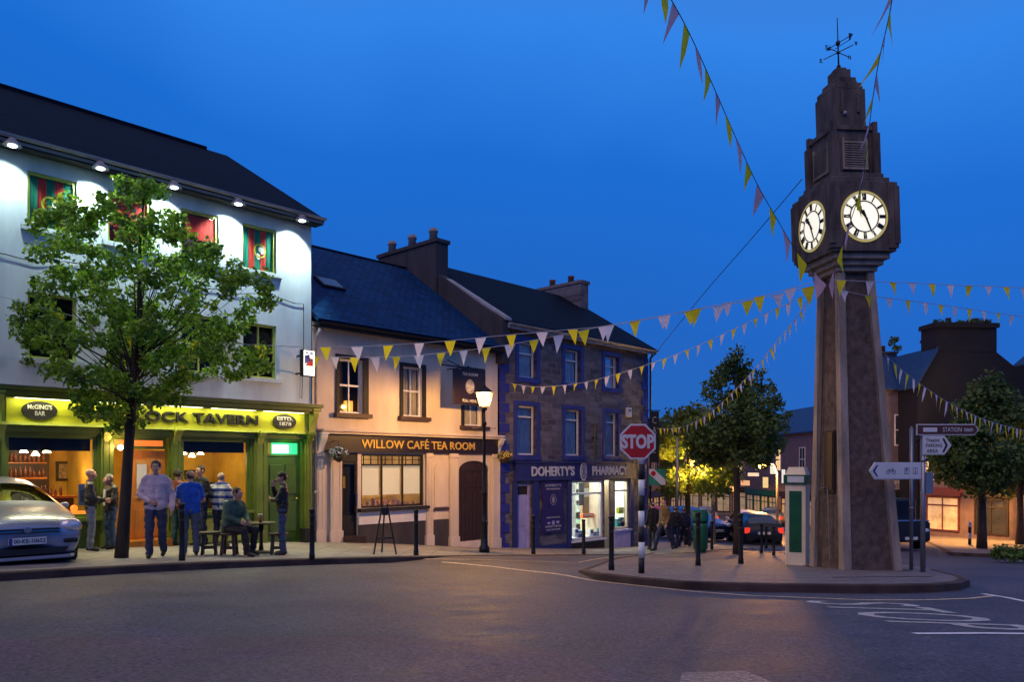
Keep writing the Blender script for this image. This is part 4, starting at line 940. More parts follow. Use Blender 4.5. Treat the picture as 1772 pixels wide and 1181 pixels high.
# recessed pebbledash shaft and four corner piers
def shaft(b, inset, z0, z1):
    a, c = hw_(z0) - inset, hw_(z1) - inset
    b.frust(-a, a, -a, a, z0, -c, c, -c, c, z1)
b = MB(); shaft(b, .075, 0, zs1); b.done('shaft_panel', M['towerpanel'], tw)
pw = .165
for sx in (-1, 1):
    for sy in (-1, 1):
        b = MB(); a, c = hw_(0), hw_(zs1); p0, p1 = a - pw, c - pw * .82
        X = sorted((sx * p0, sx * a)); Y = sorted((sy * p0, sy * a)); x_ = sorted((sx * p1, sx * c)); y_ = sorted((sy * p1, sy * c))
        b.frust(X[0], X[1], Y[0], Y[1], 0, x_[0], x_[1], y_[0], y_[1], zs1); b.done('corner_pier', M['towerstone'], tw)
for k, (h, za, zb_) in enumerate(((.42, zs1, zs1 + .10), (.50, zs1 + .10, zs1 + .20), (.58, zs1 + .20, zs1 + .32))):
    MB().box(-h, h, -h, h, za + .001, zb_).done('corbel_course', M['towerstone'], tw, bevel=.012)
z0, z1 = zs1 + .32, tz(322); h = .66
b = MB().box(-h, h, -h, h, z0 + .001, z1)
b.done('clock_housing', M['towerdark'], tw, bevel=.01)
for sx in (-1, 1):
    for sy in (-1, 1):
        b = MB()
        for (d, w, a, c) in ((.715, .10, z0 + .14, z1 - .10), (.69, .20, z0 + .06, z1 - .02)):
            b.box(*sorted((sx * (d - w), sx * d)), *sorted((sy * (d - w), sy * d)), a, c)
        b.done('housing_buttress', M['towerdark'], tw)
# stepped shoulders up to the belfry
b = MB(); 
for (hh, a, c) in ((.60, z1 + .001, z1 + .10), (.53, z1 + .10, z1 + .20)): b.box(-hh, hh, -hh, hh, a, c)
b.done('shoulder', M['towerdark'], tw, bevel=.01)
zb0, zb1 = z1 + .20, tz(222); h = .42
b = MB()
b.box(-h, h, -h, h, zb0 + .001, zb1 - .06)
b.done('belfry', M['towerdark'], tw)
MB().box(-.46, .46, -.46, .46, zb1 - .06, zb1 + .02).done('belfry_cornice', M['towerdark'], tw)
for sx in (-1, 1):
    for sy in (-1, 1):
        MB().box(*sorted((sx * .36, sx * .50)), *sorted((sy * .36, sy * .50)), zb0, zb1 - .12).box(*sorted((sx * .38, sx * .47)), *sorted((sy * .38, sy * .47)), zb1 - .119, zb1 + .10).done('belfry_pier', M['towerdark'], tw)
for face in range(4):
    b = MB(); r_ = Matrix.Rotation(face * math.pi / 2, 4, 'Z')
    n = 11
    for k in range(n):
        z = zb0 + .14 + k * (zb1 - zb0 - .42) / n
        b.prism([(-.22, -h - .05, z), (-.22, -h - .001, z + .035), (-.22, -h - .001, z + .055), (-.22, -h - .055, z + .018)], (.44, 0, 0))
    b.box(-.26, .26, -h - .05, -h - .001, zb0 + .09, zb0 + .13).box(-.26, -.225, -h - .04, -h - .001, zb0 + .131, zb1 - .22).box(.225, .26, -h - .04, -h - .001, zb0 + .131, zb1 - .22)
    bmesh.ops.transform(b.bm, matrix=r_, verts=b.bm.verts)
    b.done('louvre', M['towerstone'], tw)
zc0, zc1 = zb1 + .02, tz(140)
b = MB().box(-.33, .33, -.33, .33, zc0 + .001, zc1 - .12).box(-.26, .26, -.33, .33, zc1 - .12, zc1).box(-.33, .33, -.26, .26, zc1 - .119, zc1 - .03)
b.box(-.20, .20, -.25, .25, zc1, zc1 + .14).box(-.25, .25, -.20, .20, zc1 + .0, zc1 + .10).box(-.15, .15, -.16, .16, zc1 + .14, zc1 + .34).box(-.10, .10, -.10, .10, zc1 + .34, zc1 + .40)
for sx in (-1, 1):
    b.box(*sorted((sx * .20, sx * .13)), -.36, -.329, zc0 + .3, zc1 - .2)
b.done('stepped_top', M['towerdark'], tw, bevel=.006)
b = MB().ball((-.12, -.345, zc0 + .28), .045); b.done('small_lamp', M['fasciawhite'], tw)
# dials on all four sides
def dial(face):
    zc = tz(383) ; r0 = .47; P = MB().disc((0, -.675, 0), r0, r0, 48, .015).done('dial', M['dial'], tw)
    P.matrix_local = Matrix.Rotation(face * math.pi / 2, 4, 'Z') @ Matrix.Translation((0, 0, zc))
    MB().ring((0, -.683, 0), r0 * .955, r0 * 1.03, 48, .012).done('dial_rim', M['dialrim'], P)
    MB().ring((0, -.6840, 0), r0 * .595, r0 * .64, 44, .008).done('dial_ring', M['black'], P); MB().ring((0, -.6840, 0), r0 * .925, r0 * .945, 44, .008).done('dial_ring', M['black'], P)
    NUM = ['XII', 'I', 'II', 'III', 'IIII', 'V', 'VI', 'VII', 'VIII', 'IX', 'X', 'XI']
    for k, s in enumerate(NUM):
        b = MB()
        th = math.pi / 2 - k * math.pi / 6; rot = Matrix.Rotation(-(th - math.pi / 2), 4, 'Y')
        # strokes drawn upright at the top, then turned round the dial
        wd = {'I': .022, 'V': .042, 'X': .042}; tot = sum(wd[c] for c in s); x = -tot / 2; ra, rb = r0 * .66, r0 * .90
        for c in s:
            w = wd[c]; xm = x + w / 2; q = []
            if c == 'I': q = [((xm, ra), (xm, rb), .013)]
            elif c == 'V': q = [((xm - w * .36, rb), (xm, ra), .013), ((xm, ra), (xm + w * .36, rb), .006)]
            else: q = [((xm - w * .36, rb), (xm + w * .36, ra), .013), ((xm - w * .36, ra), (xm + w * .36, rb), .006)]
            for (p, e, t_) in q:
                p, e = Vector((p[0], 0, p[1])), Vector((e[0], 0, e[1])); n = (e - p).cross(Vector((0, 1, 0))).normalized() * t_ * .85
                pts = [rot @ (v + Vector((0, -.690 - .0004 * k, 0))) for v in (p - n, p + n, e + n, e - n)]
                b.prism(pts, (0, .007, 0))
            x += w
        for z_ in (ra, rb):
            pts = [rot @ Vector((a, -.6895, z_ + d)) for a, d in ((-tot / 2, -.004), (tot / 2, -.004), (tot / 2, .004), (-tot / 2, .004))]; b.prism(pts, (0, .006, 0))
        b.done('numeral', M['black'], P)
    for nm, ang, L, w in (('hour_hand', 322, .26, .030), ('minute_hand', 158, .37, .020)):
        rot = Matrix.Rotation(R(ang), 4, 'Y')
        pts = [(-w * .5, -.08), (w * .5, -.08), (w, L * .55), (w * 2, L * .72), (.0, L), (-w * 2, L * .72), (-w, L * .55)] if nm[0] == 'h' else [(-w, -.12), (w, -.12), (w * .8, L * .7), (0, L), (-w * .8, L * .7)]
        MB().prism([rot @ Vector((a, -.705 - (.01 if nm[0] == 'm' else 0), c)) for a, c in pts], (0, .006, 0)).done(nm, M['black'], P)
for f_ in range(4): dial(f_)
# niche door, conduit and plinth on the left face
b = MB().box(-hb + .03, -hb + .06, -.2, .14, tz(855), tz(745)).done('niche', M['blackmatt'], tw, rot=(0, R(2.3), 0))
MB().box(-hb + .012, -hb + .028, -.17, .0, tz(850), tz(748)).done('niche_door', M['darkwood'], tw, rot=(0, R(2.3), 0))
MB().tube([(-.625, .35, tz(970)), (-.60, .33, tz(870)), (-.56, .20, tz(845)), (-.55, -.05, tz(842)), (-.575, -.1, tz(970))], .012, 6).tube([(-.56, .34, tz(860)), (-.43, .27, tz(500)), (-.50, .3, tz(470)), (-.60, .3, tz(440))], .012, 6).done('conduit', M['metal'], tw)
MB().box(-.70, .75, -.72, .72, -.10, .035).done('plinth', M['kerb'], tw, bevel=.01)
pt_ = drape('tower_plinth_paving', [G(1440, 1001), G(1615, 999), G(1610, 985), G(1560, 978), G(1430, 985)], M['paving2'], lambda x, y: gz(x, y) + .008)
# weather vane
mz = zc1 + .40
wv = MB().tube([(0, 0, mz - .05), (0, 0, mz + 1.02)], [.018, .008], 8).ball((0, 0, mz + .06), .04).ball((0, 0, mz + .33), .035).ball((0, 0, mz + .52), .045, (1, 1, 1.3)).done('vane_mast', M['iron'], tw)
b = MB()
for k, ch_ in enumerate('NESW'):
    a = R(25) + k * math.pi / 2; d = Vector((math.cos(a), math.sin(a), 0)); q = Vector((0, 0, mz + .34)) + d * .32
    b.tube([Vector((0, 0, mz + .34)), q], .009, 6)
b.done('compass_arms', M['iron'], wv)
for k, ch_ in enumerate('NESW'):
    a = R(25) + k * math.pi / 2; q = Vector((0, 0, mz + .34)) + Vector((math.cos(a), math.sin(a), 0)) * .38
    text('compass_letter', ch_, M['iron'], wv, q.x - .028, q.x + .028, q.z - .04, q.z + .04, q.y, ext=.012)
d = Vector((math.cos(R(-50)), math.sin(R(-50)), 0)); d = Vector((.80, .2, .52)); c = Vector((0, 0, mz + .52))
MB().tube([c - d * .32, c + d * .42], .009, 6).tube([c - Vector((0, 0, .08)) - d * .1, c + d * .42 - Vector((0, 0, .07))], .007, 6).prism([c + d * .36 + Vector((0, 0, .07)), c + d * .5 + Vector((0, 0, .0)), c + d * .36 + Vector((0, 0, -.09))], (0, .008, 0)).prism([c - d * .38, c - d * .24 + Vector((0, 0, .05)), c - d * .24 - Vector((0, 0, .05))], (0, .008, 0)).done('arrow', M['iron'], wv)

# ------------------------------------------------------------ kiosk beside the tower
k0 = G(1378, 979)
ki = thing('kiosk', 'cream and green upright kiosk cabinet standing against the left side of the clock tower', 'kiosk', k0, (0, 0, -R(30)))
W = .205
MB().box(-W, W, -.10, .40, 0, 1.72).done('cabinet', M['cream'], ki, bevel=.01)
MB().box(-W - .03, W + .03, -.14, .44, 1.70, 1.90).done('header', M['darkgreen'], ki, bevel=.006)
MB().box(-W + .05, W - .03, -.148, -.141, 1.74, 1.87).done('header_sign', M['signwhite'], ki)
MB().frust(-W, W, -.10, .40, 1.901, -W + .05, W - .05, -.02, .34, 2.06).done('cap', M['cream'], ki)
MB().box(-W + .08, W - .08, -.108, -.101, .28, 1.56).done('door_panel', M['darkgreen'], ki)

# ------------------------------------------------------------ bollards
bo = thing('bollard', '', 'bollard', (0, 0, 0), 0, 'black iron bollards along the pavements')
MB().lathe([(.056, 0), (.056, .10), (.048, .13), (.045, .82), (.050, .83), (.050, .87), (.045, .88), (.048, .96), (.058, .97), (.058, 1.0), (.0, 1.015)], (0, 0, 0), 14).done('post', M['iron'], bo)
MB().lathe([(.0475, .70), (.0475, .73)], (0, 0, 0), 14).done('band', M['cement'], bo)
BL = [(315, 972, 873, 'black bollard beside the man in the blue tee shirt'), (540, 969, 882, 'black bollard on the kerb at the corner between tavern and tea room'), (720, 962, 883, 'black bollard in front of the tea room window, right of the easel board'),
      (923, 960, 893, 'black bollard in front of the pale pharmacy door'), (1010, 960, 900, 'black bollard in front of the lit pharmacy window'), (1058, 988, 895, 'black bollard just left of the stop sign'),
      (1208, 980, 888, 'black bollard in front of the green litter bin'), (1282, 977, 890, 'black bollard right of the dark tree trunk on the island')]
for i, (px, pb, pt, lab) in enumerate(BL):
    q = G(px, pb); sc_ = (pb - pt) / FPX * q.y
    if i == 0: bo.location = q; bo['label'] = lab; bo.scale = (1, 1, sc_)
    else: dup(bo, q, label=lab, scale=(1, 1, sc_))
for px, pb, pt, lab in ((1232, 952, 903, 'far bollard right of the green litter bin'), (1318, 958, 908, 'far bollard at the rear corner of the dark car'), (1326, 950, 912, 'thin far bollard against the orange lit road, left of a pair'), (1339, 962, 912, 'far bollard nearest the kiosk on the orange lit road')):
    q = G(px, pb); dup(bo, q, label=lab, scale=(1, 1, (pb - pt) / FPX * q.y))

# ------------------------------------------------------------ stop sign on banded pole
q = G(1110, 993)
st = thing('stop_sign', 'red octagonal stop sign on a black and white banded pole', 'road sign', q, R(-6))
H0 = (993 - 765) / FPX * q.y
for k in range(8):
    MB().tube([(0, 0, k * .27), (0, 0, k * .27 + .27)], .052, 14).done('pole_band', M['black'] if k % 2 == 0 else M['white'], st)
MB().tube([(0, .01, 2.03), (0, .01, H0 + .28)], .03, 10).done('pole', M['metal'], st)
def octo(r, y, t): return MB().prism([(-.065 + r * math.cos(R(22.5 + 45 * k)), y, H0 + r * math.sin(R(22.5 + 45 * k))) for k in range(8)], (0, t, 0))
rr = 30.5 / FPX * q.y / math.cos(R(22.5))
octo(rr, -.05, .012).done('sign_border', M['signwhite'], st); octo(rr * .90, -.055, .006).done('sign_face', M['red'], st)
text('sign_lettering', 'STOP', M['signwhite'], st, -.065 - rr * .84, -.065 + rr * .84, H0 - .125, H0 + .125, -.06, bold=.045, ext=.004)
# easel board outside the tea room
q = G(666, 961)
es_ = thing('easel', 'black empty a-frame easel outside the tea room window', 'easel', q, ROT - R(30))
for sx in (-1, 1): MB().tube([(sx * .24, -.02, 0), (sx * .05, .02, 1.08)], .018, 6).done('leg', M['black'], es_)
MB().tube([(0, .5, 0), (0, .03, .98)], .018, 6).done('leg', M['black'], es_)
MB().box(-.06, .06, -.02, .02, .84, 1.0).box(-.19, .19, -.03, .0, .34, .37).done('cross_bar', M['black'], es_)

# ------------------------------------------------------------ street lamp
def lantern_mat():
    m = bpy.data.materials.new('amber_lantern_glass'); m.use_nodes = True; n = m.node_tree.nodes; l = m.node_tree.links; n.remove(n['Principled BSDF'])
    t = n.new('ShaderNodeBsdfTransparent'); e = n.new('ShaderNodeEmission'); e.inputs[0].default_value = (1, .62, .20, 1); e.inputs[1].default_value = 7
    mx = n.new('ShaderNodeMixShader'); mx.inputs[0].default_value = .35; l.new(t.outputs[0], mx.inputs[1]); l.new(e.outputs[0], mx.inputs[2]); l.new(mx.outputs[0], n['Material Output'].inputs[0]); return m
q = G(838, 957)
lp = thing('street_lamp', 'black Victorian street lamp with glowing amber lantern in front of the tea room', 'street lamp', q, 0)
LH = (957 - 700) / FPX * q.y
MB().lathe([(.13, 0), (.13, .12), (.09, .18), (.08, .7), (.10, .74), (.06, .8), (.05, 1.4), (.075, 1.44), (.075, 1.5), (.042, 1.56), (.036, LH - .55), (.06, LH - .52), (.06, LH - .46), (.032, LH - .42), (.03, LH - .14)], (0, 0, 0), 14).tube([(-.3, 0, LH - .6), (.3, 0, LH - .6)], .014, 6).done('post', M['iron'], lp)
MB().tube([(.0, 0, LH - .05), (0, 0, LH - .15)], .07, 8).done('lantern_seat', M['iron'], lp)
b = MB(); b.frust(-.12, .12, -.12, .12, LH - .04, -.20, .20, -.20, .20, LH + .27); b.done('lantern_glass', lantern_mat(), lp)
b = MB()
for sx in (-1, 1):
    for sy in (-1, 1): b.tube([(sx * .122, sy * .122, LH - .05), (sx * .204, sy * .204, LH + .28)], .010, 5)
b.frust(-.23, .23, -.23, .23, LH + .275, -.07, .07, -.07, .07, LH + .42); b.lathe([(.06, 0), (.03, .06), (.015, .12), (.0, .16)], (0, 0, LH + .42), 10)
b.done('lantern_frame', M['iron'], lp)
light('lantern_light', 'POINT', (0, 0, LH + .235), 960, (1, .50, .13), lp, .05)

# ------------------------------------------------------------ direction signs
q1, q2 = G(1597, 992), G(1577, 988)
s1 = thing('signpost', 'grey metal signpost carrying three direction arms beside the tower', 'signpost', q1, 0)
hz = lambda py: (992 - py) / FPX * q1.y
MB().tube([(0, 0, 0), (0, 0, hz(752))], .045, 12).tube([(0, 0, hz(752)), (0, 0, hz(735))], .046, 12).tube([(-.0, 0, hz(738)), (-.02, 0, hz(738))], .03).lathe([(.052, 0), (.052, .06)], (0, 0, hz(800)), 12).lathe([(.052, 0), (.052, .06)], (0, 0, hz(758)), 12).done('post', M['metal'], s1)
s2 = thing('signpost', 'shorter plain grey metal pole standing just left of the signpost', 'pole', q2, 0)
MB().tube([(0, 0, 0), (0, 0, (986 - 740) / FPX * q2.y)], .035, 12).lathe([(.045, .0), (.045, .05)], (0, 0, 1.2), 12).done('post', M['metal'], s2); MB().lathe([(.036, 0), (.02, .03), (0, .035)], (0, 0, (986 - 740) / FPX * q2.y), 12).done('cap', M['metal'], s2)
def arm(pl, pr, pt, pb, point, face, border, txts, lab, ang=0, parent=s1):
    Y = q1.y - .09; sc_ = Y / FPX
    x0, x1 = (pl - 1597) * sc_, (pr - 1597) * sc_; z0, z1 = hz(pb), hz(pt); zm = (z0 + z1) / 2; h = (z1 - z0) / 2; n = h * .75
    def outline(i):
        if point > 0: return [(x0 + i, z0 + i), (x1 - n, z0 + i), (x1 - i * 1.3, zm), (x1 - n, z1 - i), (x0 + i, z1 - i)]
        return [(x1 - i, z0 + i), (x1 - i, z1 - i), (x0 + n, z1 - i), (x0 + i * 1.3, zm), (x0 + n, z0 + i)]
    a = MB().prism([(x, -.06, z) for x, z in outline(0)], (0, .02, 0)).done('sign_arm', border, parent, rot=(0, 0, R(16) if point < 0 else 0))
    a['label'] = lab
    MB().prism([(x, -.066, z) for x, z in outline(.018)], (0, .004, 0)).done('arm_face', face, a)
    for (tx_, a0, a1, b0, b1, mm) in txts:
        text('arm_lettering', tx_, mm, a, x0 + (x1 - x0) * a0, x0 + (x1 - x0) * a1, z0 + (z1 - z0) * b0, z0 + (z1 - z0) * b1, -.069, ext=.003)
    return a, x0, x1, z0, z1
a, x0, x1, z0, z1 = arm(1583, 1691, 735, 754, 1, M['brownsign'], M['signwhite'], [('STATION', .42, .72, .30, .70, M['signwhite']), ('museum', .76, .90, .32, .62, M['signwhite'])], 'brown direction arm with white border pointing right')
MB().box(x0 + .12, x0 + .38, -.071, -.0665, z0 + .06, z0 + .14).done('arm_symbol', M['signwhite'], a)
a, x0, x1, z0, z1 = arm(1594, 1644, 755, 788, 1, M['signwhite'], M['signwhite'], [('Theatre', .10, .56, .68, .86, M['black']), ('PARKING', .10, .66, .40, .58, M['black']), ('AREA', .12, .52, .12, .30, M['black'])], 'white direction arm with black chevron pointing right')
xm = x1 - .12; MB().prism([(xm - .06, -.071, z0 + .05), (xm, -.071, (z0 + z1) / 2), (xm - .06, -.071, z1 - .05), (xm - .025, -.071, z1 - .05), (xm + .045, -.071, (z0 + z1) / 2), (xm - .025, -.071, z0 + .05)], (0, .004, 0)).done('chevron', M['black'], a)
a, x0, x1, z0, z1 = arm(1481, 1588, 801, 830, -1, M['signwhite'], M['signwhite'], [('P', .69, .73, .34, .66, M['navy']), ('i', .87, .885, .34, .66, M['navy'])], 'white direction arm with bicycle symbol pointing left')
xm = x0 + .06; zm = (z0 + z1) / 2
b = MB().prism([(xm + .09, -.071, z0 + .05), (xm, -.071, zm), (xm + .09, -.071, z1 - .05), (xm + .12, -.071, z1 - .05), (xm + .05, -.071, zm), (xm + .12, -.071, z0 + .05)], (0, .004, 0))
b.done('chevron', M['navy'], a)
xb = x0 + (x1 - x0) * .40
b = MB().ring((xb - .06, -.070, zm - .02), .030, .038, 16, .003).ring((xb + .07, -.070, zm - .02), .030, .038, 16, .003).tube([(xb - .06, -.07, zm - .02), (xb - .03, -.07, zm + .03), (xb + .05, -.07, zm + .03), (xb + .07, -.07, zm - .02)], .004, 4).tube([(xb - .03, -.07, zm + .03), (xb, -.07, zm - .02), (xb + .05, -.07, zm + .03), (xb + .045, -.07, zm + .055)], .004, 4)
for u_ in (.71, .88):
    xx = x0 + (x1 - x0) * u_; 
    for q in ((xx - .05, xx + .05, zm + .05, zm + .055), (xx - .05, xx + .05, zm - .055, zm - .05), (xx - .055, xx - .05, zm - .055, zm + .055), (xx + .05, xx + .055, zm - .055, zm + .055)): b.box(q[0], q[1], -.070, -.067, q[2], q[3])
b.done('arm_symbol', M['navy'], a)
cb = MB().box(.03, .16, -.06, .06, hz(855), hz(818)).done('meter_box', M['metal'], s1)

# ------------------------------------------------------------ litter bin
q = G(1212, 957); bi = thing('litter_bin', 'green round litter bin behind a black bollard on the island', 'litter bin', q, 0)
hh = (957 - 884) / FPX * q.y; r_ = 13.5 / FPX * q.y
MB().lathe([(r_ * .7, 0), (r_ * .72, .1), (r_ * .9, .14), (r_ * .95, hh * .62), (r_ * .95, hh * .7)], (0, 0, 0), 20).done('body', mat('bin_green', (.01, .13, .05), .4, var=.2), bi)
MB().lathe([(r_, hh * .74), (r_ * 1.02, hh * .78), (r_ * 1.02, hh * .97), (r_ * .8, hh), (0, hh * 1.01)], (0, 0, 0), 20).done('hood', bpy.data.materials['bin_green'], bi)
MB().lathe([(r_ * .9, hh * .70), (r_ * .9, hh * .745)], (0, 0, 0), 20).done('opening', M['black'], bi)

# ------------------------------------------------------------ TREES
def foliage(name, lobes, leaf, m, parent, seed, per, tip=1.0):
    """leaf sized faces gathered in clumps spread through the crown"""
    r_ = random.Random(seed); b = MB()
    for (c, rad, n) in lobes:
        tint = r_.random()
        for _ in range(int(n * per)):
            d = Vector((r_.gauss(0, 1), r_.gauss(0, 1), r_.gauss(0, .8)))
            d = d.normalized() * rad * (r_.random() ** .45); p = c + d
            nrm = (d.normalized() * .5 + Vector((r_.gauss(0, .6), r_.gauss(0, .6), r_.gauss(.5, .5)))).normalized()
            a = nrm.orthogonal().normalized(); a = (Matrix.Rotation(r_.random() * 6.28, 3, nrm) @ a); q = nrm.cross(a); s = leaf * (.65 + .7 * r_.random())
            b.poly([p - a * s, p - a * .1 * s + q * .62 * s, p + a * .45 * s + q * .35 * s, p + a * s, p + a * .45 * s - q * .35 * s, p - a * .1 * s - q * .62 * s], 1 if r_.random() < .25 + .4 * tint else 0)
    me = bpy.data.meshes.new(name); b.bm.to_mesh(me); b.bm.free()
    for q in m: me.materials.append(q)
    o = bpy.data.objects.new(name, me); C.objects.link(o); o.parent = parent
    return o
def tree(label, loc, prof, trunkr, fork, leaf, mats, nclump, clr, per, seed, lean=(0, 0), group=None, depthf=1., topx=0.):
    """prof: list of (z, x_left, x_right) giving the crown's uneven outline; trunk and limbs run to the clumps"""
    r_ = random.Random(seed); t = thing('tree', label, 'tree', loc, 0, group)
    def span(z):
        for (z0, a0, b0), (z1, a1, b1) in zip(prof, prof[1:]):
            if z0 <= z <= z1:
                k = (z - z0) / (z1 - z0); return a0 + (a1 - a0) * k, b0 + (b1 - b0) * k
        return None
    zlo, zhi = prof[0][0], prof[-1][0]; lobes = []; tries = 0
    ws = [max(.05, p[2] - p[1]) for p in prof]
    while len(lobes) < nclump and tries < nclump * 40:
        tries += 1; z = r_.uniform(zlo, zhi); a, c = span(z)
        if r_.random() > (c - a) / max(ws): continue
        
        hw = (c - a) / 2; ang = r_.random() * 6.283; rr_ = r_.random() ** .42
        x = (a + c) / 2 + math.cos(ang) * rr_ * max(.02, hw - clr * .5); y = math.sin(ang) * rr_ * max(.02, hw * depthf - clr * .5)
        p = Vector((x, y, z))
        if noise.noise(Vector((p.x, p.y, p.z)) * (1.5 / (clr * 5)) + Vector((seed, 0, 0))) < (-.14 if seed == 17 else -.12): continue
        if min([(p - l[0]).length for l in lobes] + [9]) < clr * .55: continue
        rad = clr * r_.uniform(.65, 1.25); lobes.append((p, rad, (rad / clr) ** 2))
    top = Vector((lean[0] + topx, lean[1], zhi - .15)); fk = Vector((lean[0] * fork / zhi, lean[1] * fork / zhi, fork))
    b = MB(); b.tube([(0, 0, -.15), (fk.x * .3 + .01, 0, fork * .3), (fk.x * .65, 0, fork * .65), fk, fk.lerp(top, .35) + Vector((.05, 0, 0)), fk.lerp(top, .7) - Vector((.04, 0, 0)), top], [trunkr * 1.25, trunkr, trunkr * .88, trunkr * .8, trunkr * .5, trunkr * .28, trunkr * .08], 12)
    b.done('trunk', M['bark'], t)
    br = MB(); tips = r_.sample(lobes, min(len(lobes), 46))
    for p, rad, _ in tips:
        zb = fork * .93 + (p.z - fork) * .45 * r_.uniform(.5, 1); zb = max(fork * .9, min(zb, zhi * .9)); k = (zb - fork) / max(.1, top.z - fork); k = max(0, k)
        s = fk.lerp(top, k) if zb >= fork else fk; mid = s.lerp(p, .5) + Vector((r_.uniform(-.1, .1), r_.uniform(-.1, .1), .12 * (p - s).length * -.2 + .05))
        r0 = trunkr * (.27 - .17 * k) * r_.uniform(.6, 1.1); br.tube([s, s.lerp(mid, .5) + Vector((0, 0, .03)), mid, p], [r0, r0 * .7, r0 * .45, r0 * .12], 6)
    br.done('limbs', M['bark'], t)
    foliage('crown', lobes, leaf, mats, t, seed + 1, per)
    return t
M['leaf1'] = mat('leaf_green', (.28, .48, .035), .5, var=.35, vs=2.2, trans=.5)
M['leaf2'] = mat('leaf_dark_green', (.10, .22, .02), .5, var=.35, vs=2.2, trans=.35)
M['leafd'] = mat('leaf_deep_green', (.07, .13, .03), .6, var=.4, vs=1.5, trans=.3)
M['leafd2'] = mat('leaf_deep_green_two', (.10, .16, .03), .6, var=.4, vs=1.5, trans=.3)
M['leafy'] = mat('leaf_yellow_green', (.16, .19, .03), .6, var=.4, vs=1.5, trans=.4)
def profile(base, pts, Y):
    """outline measured on the photograph turned into metres about the trunk"""
    out = []
    for py, a, c in pts: out.append((CZ - (py - HY) / FPX * Y - base.z, (a - CX) / FPX * Y - base.x, (c - CX) / FPX * Y - base.x))
    return sorted(out)
q = G(209, 966)
pr = profile(q, [(748, 170, 205), (715, 135, 300), (685, 105, 350), (650, 62, 425), (620, 46, 480), (585, 44, 440), (560, 38, 440), (530, 44, 470), (505, 70, 500), (480, 66, 492), (455, 50, 430), (425, 50, 385), (395, 66, 355), (365, 100, 320), (345, 150, 300), (315, 205, 290), (288, 228, 262)], q.y)
tree('slender leafy maple in front of the tavern hiding part of its sign', q, pr, .098, (966 - 700) / FPX * q.y, .043, [M['leaf1'], M['leaf2']], 340, .185, 84, 17, lean=(.5, 0), topx=-.05, depthf=.85)
# small twig sprays reaching right over the tavern window
q = G(1277, 975)
pr = profile(q, [(775, 1240, 1300), (750, 1195, 1330), (720, 1165, 1372), (690, 1190, 1380), (660, 1200, 1360), (640, 1210, 1335), (620, 1258, 1300), (605, 1268, 1282)], q.y)
M['_'] = None
q = G(1275, 960)
pr = profile(q, [(805, 1215, 1330), (780, 1190, 1360), (750, 1175, 1378), (715, 1195, 1375), (690, 1208, 1360), (665, 1215, 1335), (645, 1228, 1325), (625, 1250, 1300), (606, 1266, 1280)], q.y)
tree('dark green conical tree on the island between the bin and the kiosk', q, pr, .12, (960 - 800) / FPX * q.y, .075, [M['leafd'], M['leafd2']], 210, .32, 62, 23)
q = at(1190, 930, 31); q.z = gz(q.x, q.y)
pr = profile(q, [(850, 1150, 1260), (820, 1132, 1290), (790, 1128, 1290), (760, 1135, 1270), (735, 1150, 1260), (715, 1175, 1240)], q.y)
tree('low tree glowing yellow from a street light, beyond the stop sign', q, pr, .13, 2.0, .10, [M['leafy'], M['leafd2']], 130, .42, 60, 31)
q = G(1699, 950)
pr = profile(q, [(850, 1660, 1735), (825, 1612, 1770), (790, 1606, 1790), (765, 1618, 1785), (735, 1640, 1775), (705, 1660, 1765), (675, 1672, 1745), (652, 1690, 1722)], q.y)
tree('round dark tree on the right pavement above the banded post', q, pr, .17, 3.0, .10, [M['leafd'], M['leafd2']], 230, .42, 60, 41)
q = at(1765, 940, 36); q.z = gz(q.x, q.y)
pr = profile(q, [(850, 1730, 1830), (815, 1712, 1850), (775, 1708, 1860), (740, 1722, 1850), (715, 1745, 1820)], q.y)
tree('yellow lit tree cut by the right edge of the picture', q, pr, .16, 3.0, .12, [M['leafy'], M['leafd2']], 120, .52, 60, 43)
for px, py, w, h, Y, lab in ((1235, 725, 36, 50, 60, 'distant dark tree left of the conical tree'), (1155, 745, 44, 60, 68, 'distant dark tree behind the vertical banner')):
    q = at(px, 900, Y); q.z = gz(q.x, q.y); s_ = Y / FPX
    z1 = CZ - (py - h / 2 - HY) * s_ - q.z
    tree(lab, q, [(z1 - h * 2.2 * s_, -w * .5 * s_, w * .5 * s_), (z1 - h * s_, -w * .7 * s_, w * .7 * s_), (z1, -w * .2 * s_, w * .2 * s_)], .2, z1 - h * 2 * s_, .22, [M['leafd'], M['leafd2']], 60, .9, 40, px)
# planter shrub, right edge
q = G(1757, 968)
sh = thing('shrub', 'low round green shrub in the kerbside bed at the right edge', 'shrub', q, 0)
r_ = random.Random(5); foliage('leaves', [(Vector((r_.uniform(-.5, .7), r_.uniform(-.3, .3), r_.uniform(.08, .30))), .2, 1) for _ in range(34)], .05, [M['leaf2'], M['leafd2']], sh, 3, 45)
b = MB()
for k in range(9): b.tube([(r_.uniform(-.3, .4), r_.uniform(-.2, .2), 0), (r_.uniform(-.5, .6), r_.uniform(-.2, .2), .3)], .012, 5)
b.done('stems', M['bark'], sh)

